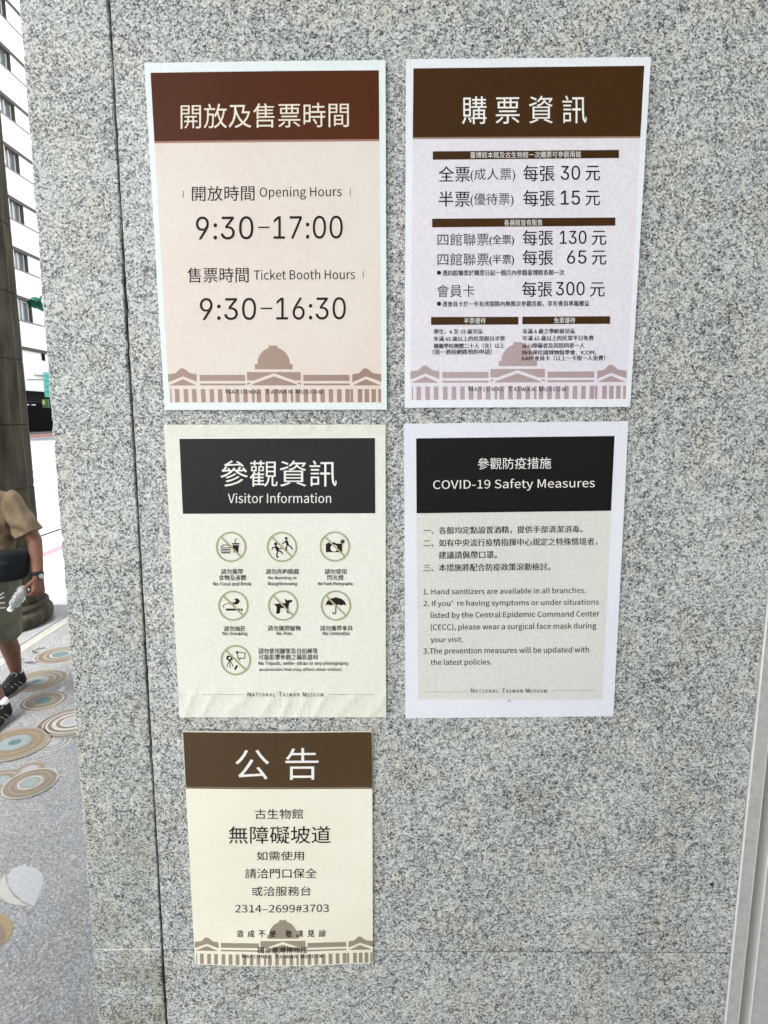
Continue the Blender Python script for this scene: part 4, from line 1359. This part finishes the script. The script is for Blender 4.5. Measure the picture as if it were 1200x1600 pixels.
# joints (left side of the person is towards the wall, +X)
LSH, RSH = (PX + 0.180, PY + 0.015, 1.262), (PX - 0.185, PY - 0.02, 1.262)
LEL, LWR, LHD = (-2.035, 3.47, 1.030), (-1.985, 3.385, 0.838), (-1.985, 3.355, 0.775)
REL, RWR, RHD = (PX - 0.29, PY + 0.02, 1.02), (PX - 0.30, PY - 0.16, 0.84), (PX - 0.29, PY - 0.2, 0.775)
LHP, LKN, LAN = (PX + 0.085, PY + 0.01, 0.80), (-2.315, 3.55, 0.42), (-2.388, 3.735, 0.105)
RHP, RKN, RAN = (PX - 0.085, PY - 0.01, 0.80), (-2.355, 3.30, 0.43), (-2.215, 3.30, 0.09)
body = []
body += [ellipsoid((PX, PY, 1.10), (0.155, 0.11, 0.22)), ellipsoid((PX, PY - 0.01, 0.90), (0.15, 0.125, 0.16)), capsule((PX - 0.1, PY, 1.27), 0.06, (PX + 0.1, PY, 1.27), 0.06)]
body += [capsule((PX, PY, 1.28), 0.058, (PX, PY - 0.015, 1.40), 0.054)]
HC = Vector((PX, PY - 0.035, 1.50))
body += [ellipsoid(HC, (0.074, 0.092, 0.108)), ellipsoid(HC + Vector((0, -0.022, -0.055)), (0.056, 0.066, 0.058)),
         capsule(HC + Vector((0, -0.088, 0.005)), 0.009, HC + Vector((0, -0.108, -0.026)), 0.014),
         ellipsoid(HC + Vector((0.076, 0.005, -0.005)), (0.010, 0.020, 0.032)), ellipsoid(HC + Vector((-0.076, 0.005, -0.005)), (0.010, 0.020, 0.032))]
for SH, EL, WR in ((LSH, LEL, LWR), (RSH, REL, RWR)):
    body += [capsule(SH, 0.052, EL, 0.041), capsule(EL, 0.041, WR, 0.029)]
for HP, KN, AN in ((LHP, LKN, LAN), (RHP, RKN, RAN)):
    body += [capsule(HP, 0.085, KN, 0.056)]
    mid = Vector(KN).lerp(Vector(AN), 0.38)
    body += [capsule(KN, 0.053, mid + Vector((0, 0.012, 0)), 0.054), capsule(mid + Vector((0, 0.012, 0)), 0.053, AN, 0.0325)]
# feet inside the shoes
body += [capsule(LAN, 0.031, (-2.390, 3.66, 0.042), 0.022), capsule(RAN, 0.031, (-2.212, 3.22, 0.042), 0.022)]


def hand(wr, palm_dir, across, curl_dir, side):
    """palm plus four curled fingers and a thumb; all overlap so they weld into the arm"""
    wr = Vector(wr); d = Vector(palm_dir).normalized(); a = Vector(across).normalized(); c = Vector(curl_dir).normalized()
    out = []
    for k in range(4):
        o = a * (0.030 - 0.020 * k) * 1.0
        out.append(capsule(wr + o * 0.6, 0.016, wr + d * 0.080 + o, 0.0135, 10, 3))
        L = (0.034, 0.040, 0.037, 0.028)[k]
        k0 = wr + d * 0.085 + o * 1.05
        k1 = k0 + (d * 0.55 + c * 0.8).normalized() * L
        k2 = k1 + (c * 1.0 - d * 0.25).normalized() * L * 0.75
        k3 = k2 + (c * 0.35 - d * 0.9).normalized() * L * 0.55
        out += [capsule(k0, 0.0098, k1, 0.0090, 10, 3), capsule(k1, 0.0090, k2, 0.0083, 10, 3), capsule(k2, 0.0083, k3, 0.0072, 10, 3)]
    t0 = wr + d * 0.022 + a * 0.024
    t1 = t0 + (a * 0.75 + d * 0.65 + c * 0.45).normalized() * 0.038
    t2 = t1 + (d * 0.75 + c * 0.75).normalized() * 0.030
    t3 = t2 + (d * 0.5 + c * 0.9 - a * 0.3).normalized() * 0.024
    out += [capsule(t0, 0.0155, t1, 0.0125, 10, 3), capsule(t1, 0.0125, t2, 0.0105, 10, 3), capsule(t2, 0.0105, t3, 0.0088, 10, 3)]
    return out


# left hand: hangs down, back of the hand outwards, fingers curl towards the leg around the bottle
body += hand(LWR, (0.10, -0.30, -0.95), (-0.35, -0.9, 0.25), (-0.85, 0.30, -0.10), 1)
body += hand(RWR, (0.0, -0.25, -0.97), (0.3, -0.9, 0.2), (0.85, 0.25, 0.0), -1)
fuse('body', body, 'skin', person, 0.0055, 2, pa)
# face, hair
for s in (-1, 1):
    e = from_py('eye', *ellipsoid(HC + Vector((0.030 * s, -0.083, 0.008)), (0.013, 0.010, 0.008)), 'eye', person, at=pa, smooth=True)
    i_ = from_py('iris', *ellipsoid(HC + Vector((0.030 * s, -0.0915, 0.008)), (0.0055, 0.003, 0.0055)), 'iris', e, at=pa, smooth=True)
    from_py('eyebrow', *capsule(HC + Vector((0.018 * s, -0.093, 0.026)), 0.004, HC + Vector((0.043 * s, -0.083, 0.027)), 0.003, 8, 3), 'hair', person, at=pa)
from_py('mouth', *capsule(HC + Vector((-0.020, -0.087, -0.056)), 0.0055, HC + Vector((0.020, -0.087, -0.056)), 0.0055, 10, 3), 'lip', person, at=pa, smooth=True)
fuse('hair', [ellipsoid(HC + Vector((0, 0.016, 0.024)), (0.082, 0.092, 0.100)), ellipsoid(HC + Vector((0, 0.04, -0.02)), (0.072, 0.062, 0.075))], 'hair', person, 0.007, 1, pa,
     cutz=[(Vector(HC) - Vector(pa) + Vector((0, -0.045, 0.03)), (0, -0.8, -0.35))])


def cloth_ripple(v):
    return 0.0065 * math.sin(v.z * 46 + v.x * 31 + 2 * math.sin(v.z * 17)) * math.sin(v.x * 21 + v.y * 37 + 1.3) + 0.0025 * math.sin(v.x * 70 + v.z * 24 + v.y * 45)


def short_ripple(v):
    return 0.010 * math.sin(math.atan2(v.y, v.x) * 7 + v.z * 9) * (0.9 - v.z) + 0.0025 * math.sin(v.x * 60 + v.z * 35 + v.y * 45)


shirt = [ellipsoid((PX, PY - 0.01, 1.10), (0.195, 0.145, 0.25)), ellipsoid((PX, PY - 0.035, 0.945), (0.192, 0.165, 0.20)), capsule((PX - 0.11, PY, 1.262), 0.078, (PX + 0.11, PY, 1.262), 0.078),
         capsule((PX, PY, 1.27), 0.080, (PX, PY - 0.01, 1.345), 0.068)]
slv = Vector(LSH).lerp(Vector(LEL), 0.72)
slr = Vector(RSH).lerp(Vector(REL), 0.72)
for SH, EL in ((LSH, LEL), (RSH, REL)):
    sg1 = 1 if SH is LSH else -1
    a_ = Vector(SH) + Vector((-0.012 * sg1, 0, -0.010)); e_ = Vector(SH).lerp(Vector(EL), 1.05); cut = Vector(SH).lerp(Vector(EL), 0.80) - Vector(pa)
    fuse('sleeve', [capsule(a_, 0.070, e_, 0.072)], 'shirt', person, 0.0075, 2, pa, lambda v: 1.4 * cloth_ripple(v), cutz=[(cut, (Vector(EL) - Vector(SH)).normalized())])
shirt += [capsule(LSH, 0.066, Vector(LSH).lerp(Vector(LEL), 0.3), 0.06), capsule(RSH, 0.066, Vector(RSH).lerp(Vector(REL), 0.3), 0.06)]
fuse('tshirt', shirt, 'shirt', person, 0.0085, 3, pa, cloth_ripple)
hem = [ellipsoid((PX, PY - 0.02, 0.86), (0.188, 0.158, 0.115))]
fuse('shirt_hem', hem, 'shirt', person, 0.0085, 2, pa, cloth_ripple, cutz=[((0, 0, 0.785), (0.08, -0.1, -1))])
lgl = Vector(LKN) + Vector((0.015, -0.01, 0.055))
lgr = Vector(RKN) + Vector((-0.02, -0.01, 0.055))
sh_ = [ellipsoid((PX, PY - 0.01, 0.80), (0.172, 0.145, 0.13)), capsule(LHP, 0.098, lgl, 0.088), capsule(RHP, 0.098, lgr, 0.088)]
fuse('shorts', sh_, 'shorts', person, 0.0085, 3, pa, short_ripple, cutz=[((0, 0, 0.395), (0.05, 0.0, -1))])
# drawstring and pocket seams on the thigh
for k, (za, zb, xo) in enumerate(((0.735, 0.70, 0.0), (0.715, 0.672, 0.01), (0.69, 0.645, 0.02), (0.665, 0.625, -0.01))):
    pts = [Vector((PX + 0.03 + 0.03 * i, PY - 0.142 + 0.010 * i * i * 0.35, lerp(zb, za, i / 4) + 0.01 * math.sin(i * 2 + k))) for i in range(5)]
    vs, fs = merge([tube_data(a, b, 0.0035, 0.0035, 6) for a, b in zip(pts, pts[1:])])
    from_py('cord', vs, fs, 'sock', person, at=pa)


def shoe(an, toe, heel_back, nm_at):
    an, toe = Vector(an), Vector(toe)
    d = (toe - an); d.z = 0; d.normalize()
    s = Vector((-d.y, d.x, 0))
    heel = Vector((an.x, an.y, 0)) - d * heel_back
    tp = Vector((toe.x, toe.y, 0))
    P = [capsule(heel + d * 0.035 + Vector((0, 0, 0.042)), 0.040, heel + d * 0.12 + Vector((0, 0, 0.042)), 0.042),
         capsule(heel + d * 0.12 + Vector((0, 0, 0.040)), 0.042, tp - d * 0.045 + Vector((0, 0, 0.036)), 0.036),
         capsule(heel + d * 0.13 + s * 0.012 + Vector((0, 0, 0.034)), 0.036, tp - d * 0.055 + s * 0.012 + Vector((0, 0, 0.032)), 0.034),
         capsule(heel + d * 0.045 + Vector((0, 0, 0.05)), 0.043, heel + d * 0.055 + Vector((0, 0, 0.080)), 0.0445),
         capsule(heel + d * 0.07 + Vector((0, 0, 0.082)), 0.040, heel + d * 0.16 + Vector((0, 0, 0.054)), 0.036)]
    e = fuse('shoe', P, 'shoe', person, 0.006, 3, pa, cutz=[((0, 0, 0.004), (0, 0, -1))])
    # sole and laces
    L = (tp - heel).length
    out = []
    for k in range(28):
        a = 2 * math.pi * k / 28
        u = 0.5 + 0.5 * math.cos(a)
        wdt = 0.034 + 0.016 * u - 0.006 * math.sin(math.pi * u)
        out.append(heel + d * (u * L) + s * (wdt * math.sin(a)))
    vs = [p + Vector((0, 0, 0.002)) for p in out] + [p + Vector((0, 0, 0.020)) for p in out]
    n = 28
    fs = [tuple(range(n - 1, -1, -1)), tuple(range(n, 2 * n))] + [(k, (k + 1) % n, n + (k + 1) % n, n + k) for k in range(n)]
    so = from_py('sole', vs, fs, 'shoetrim', e, at=pa)
    Lp = []
    for k in range(4):
        c = heel + d * (0.115 + 0.024 * k) + Vector((0, 0, 0.094 - 0.008 * k))
        Lp.append(tube_data(c - s * 0.022, c + s * 0.022 + d * 0.012, 0.003, 0.003, 6))
    c = heel + d * 0.11 + Vector((0, 0, 0.100))
    loop = [c + s * 0.012 * math.cos(t) * 1.5 + d * 0.0 + Vector((0, 0, 0.012 + 0.012 * math.sin(t))) + s * 0.02 for t in [i * math.pi / 5 for i in range(11)]]
    Lp += [tube_data(a, b, 0.0022, 0.0022, 6) for a, b in zip(loop, loop[1:])]
    from_py('laces', *merge(Lp), 'shoetrim', e, at=pa)
    # side flashes
    Fp = []
    for k in range(3):
        a = heel + d * (0.07 + 0.035 * k) + s * 0.0435 + Vector((0, 0, 0.028))
        b = heel + d * (0.105 + 0.035 * k) + s * 0.038 + Vector((0, 0, 0.064))
        Fp.append(tube_data(a, b, 0.0032, 0.0028, 6))
    from_py('stripe', *merge(Fp), 'shoetrim', e, at=pa)


shoe(LAN, (-2.40, 3.52, 0), 0.06, 0)
shoe(RAN, (-2.205, 3.075, 0), 0.06, 0)
for AN in (LAN, RAN):
    fuse('sock', [capsule(Vector(AN) + Vector((0, 0, -0.015)), 0.0365, Vector(AN) + Vector((0, 0.004, 0.022)), 0.0358)], 'sock', person, 0.006, 1, pa)
# watch
wd = (Vector(LEL) - Vector(LWR)).normalized()
wc = Vector(LWR) + wd * 0.012
vs, fs = tube_data(wc - wd * 0.011, wc + wd * 0.011, 0.0335, 0.0335, 24)
wt = from_py('watch', vs, fs, 'bag', person, at=pa, smooth=False)
sd_ = Vector((0.80, -0.6, 0)).normalized()
vs, fs = tube_data(wc + sd_ * 0.030, wc + sd_ * 0.043, 0.0185, 0.0175, 20)
from_py('watch_case', vs, fs, 'bag', wt, at=pa)
vs, fs = tube_data(wc + sd_ * 0.0432, wc + sd_ * 0.0445, 0.0145, 0.0145, 20)
from_py('watch_dial', vs, fs, 'watchface', wt, at=pa)

# waist bag in front of the belly
bgx, bgy, bgz = PX + 0.130, PY - 0.165, 0.915
bag = thing('waist_bag', 'black nylon waist bag worn across the front of the tan shirt', 'bag', (bgx, bgy, bgz))
ba = (bgx, bgy, bgz)


def superbox(c, half, rot, e=0.35, seg=40, rings=24, bend=0.0):
    vs, fs = [], []
    sp = lambda w, p: math.copysign(abs(w) ** p, w)
    R_ = Matrix.Rotation(rot, 3, 'Z')
    for i in range(rings + 1):
        u = -math.pi / 2 + math.pi * (i + 0.02) / (rings + 0.04)
        for k in range(seg):
            w = 2 * math.pi * k / seg
            x = half[0] * sp(math.cos(u), e) * sp(math.cos(w), e)
            y = half[1] * sp(math.cos(u), e) * sp(math.sin(w), e * 1.6)
            y += bend * x * x
            z = half[2] * sp(math.sin(u), e)
            vs.append(Vector(c) + R_ @ Vector((x, y, z)))
    for i in range(rings):
        for k in range(seg):
            fs.append((i * seg + k, i * seg + (k + 1) % seg, (i + 1) * seg + (k + 1) % seg, (i + 1) * seg + k))
    fs.append(tuple(range(seg - 1, -1, -1))); fs.append(tuple(rings * seg + k for k in range(seg)))
    return vs, fs


bp_ = [superbox((bgx, bgy, bgz), (0.188, 0.050, 0.088), 0.22, bend=1.6), superbox((bgx, bgy - 0.035, bgz - 0.022), (0.13, 0.040, 0.055), 0.22, bend=1.6)]
fuse('pouch', bp_, 'bag', bag, 0.007, 2, ba)
stp = []
for k in range(24):
    a0, a1 = 2 * math.pi * k / 24, 2 * math.pi * (k + 1) / 24
    f = lambda a: Vector((PX + 0.199 * math.cos(a), PY - 0.02 + 0.170 * math.sin(a), 0.945 + 0.015 * math.cos(a)))
    stp.append(tube_data(f(a0), f(a1), 0.013, 0.013, 8))
from_py('strap', *merge(stp), 'bag', bag, at=ba)
zp = [Vector((bgx + x, bgy - 0.056 + max(0, x) * 0.3, bgz + 0.03)) for x in [-.12 + .02 * i for i in range(13)]]
from_py('zip', *merge([tube_data(a, b, 0.0028, 0.0028, 6) for a, b in zip(zp, zp[1:])]), 'shoe', bag, at=ba)

# crumpled water bottle held in the hand
bc = Vector((-2.075, 3.335, 0.735))
bd = Vector((-0.45, -0.05, -0.62)).normalized()
bt = thing('water_bottle', 'small clear crumpled water bottle held in the hand', 'bottle', bc)
q = bd.to_track_quat('Z', 'Y')
vs, fs = [], []
prof = [(0.018, -0.062), (0.030, -0.058), (0.032, -0.035), (0.027, -0.018), (0.033, 0.0), (0.030, 0.022), (0.024, 0.030), (0.030, 0.042), (0.026, 0.058), (0.014, 0.072), (0.0125, 0.082)]
sg_ = 20
rnd = random.Random(5)
for i, (r, z) in enumerate(prof):
    for k in range(sg_):
        a = 2 * math.pi * k / sg_
        rr = r * (1 + (0.16 if 1 < i < 8 else 0.0) * math.sin(3 * a + i * 1.7) * rnd.uniform(0.6, 1.2))
        vs.append(bc + q @ Vector((rr * math.cos(a), rr * math.sin(a), z)))
for i in range(len(prof) - 1):
    for k in range(sg_):
        fs.append((i * sg_ + k, i * sg_ + (k + 1) % sg_, (i + 1) * sg_ + (k + 1) % sg_, (i + 1) * sg_ + k))
fs.append(tuple(range(sg_ - 1, -1, -1))); fs.append(tuple((len(prof) - 1) * sg_ + k for k in range(sg_)))
from_py('bottle_body', vs, fs, 'plastic', bt, at=bc, smooth=True)
vs, fs = tube_data(bc + bd * 0.080, bc + bd * 0.097, 0.0155, 0.0155, 16)
from_py('bottle_cap', vs, fs, 'ink_white', bt, at=bc)
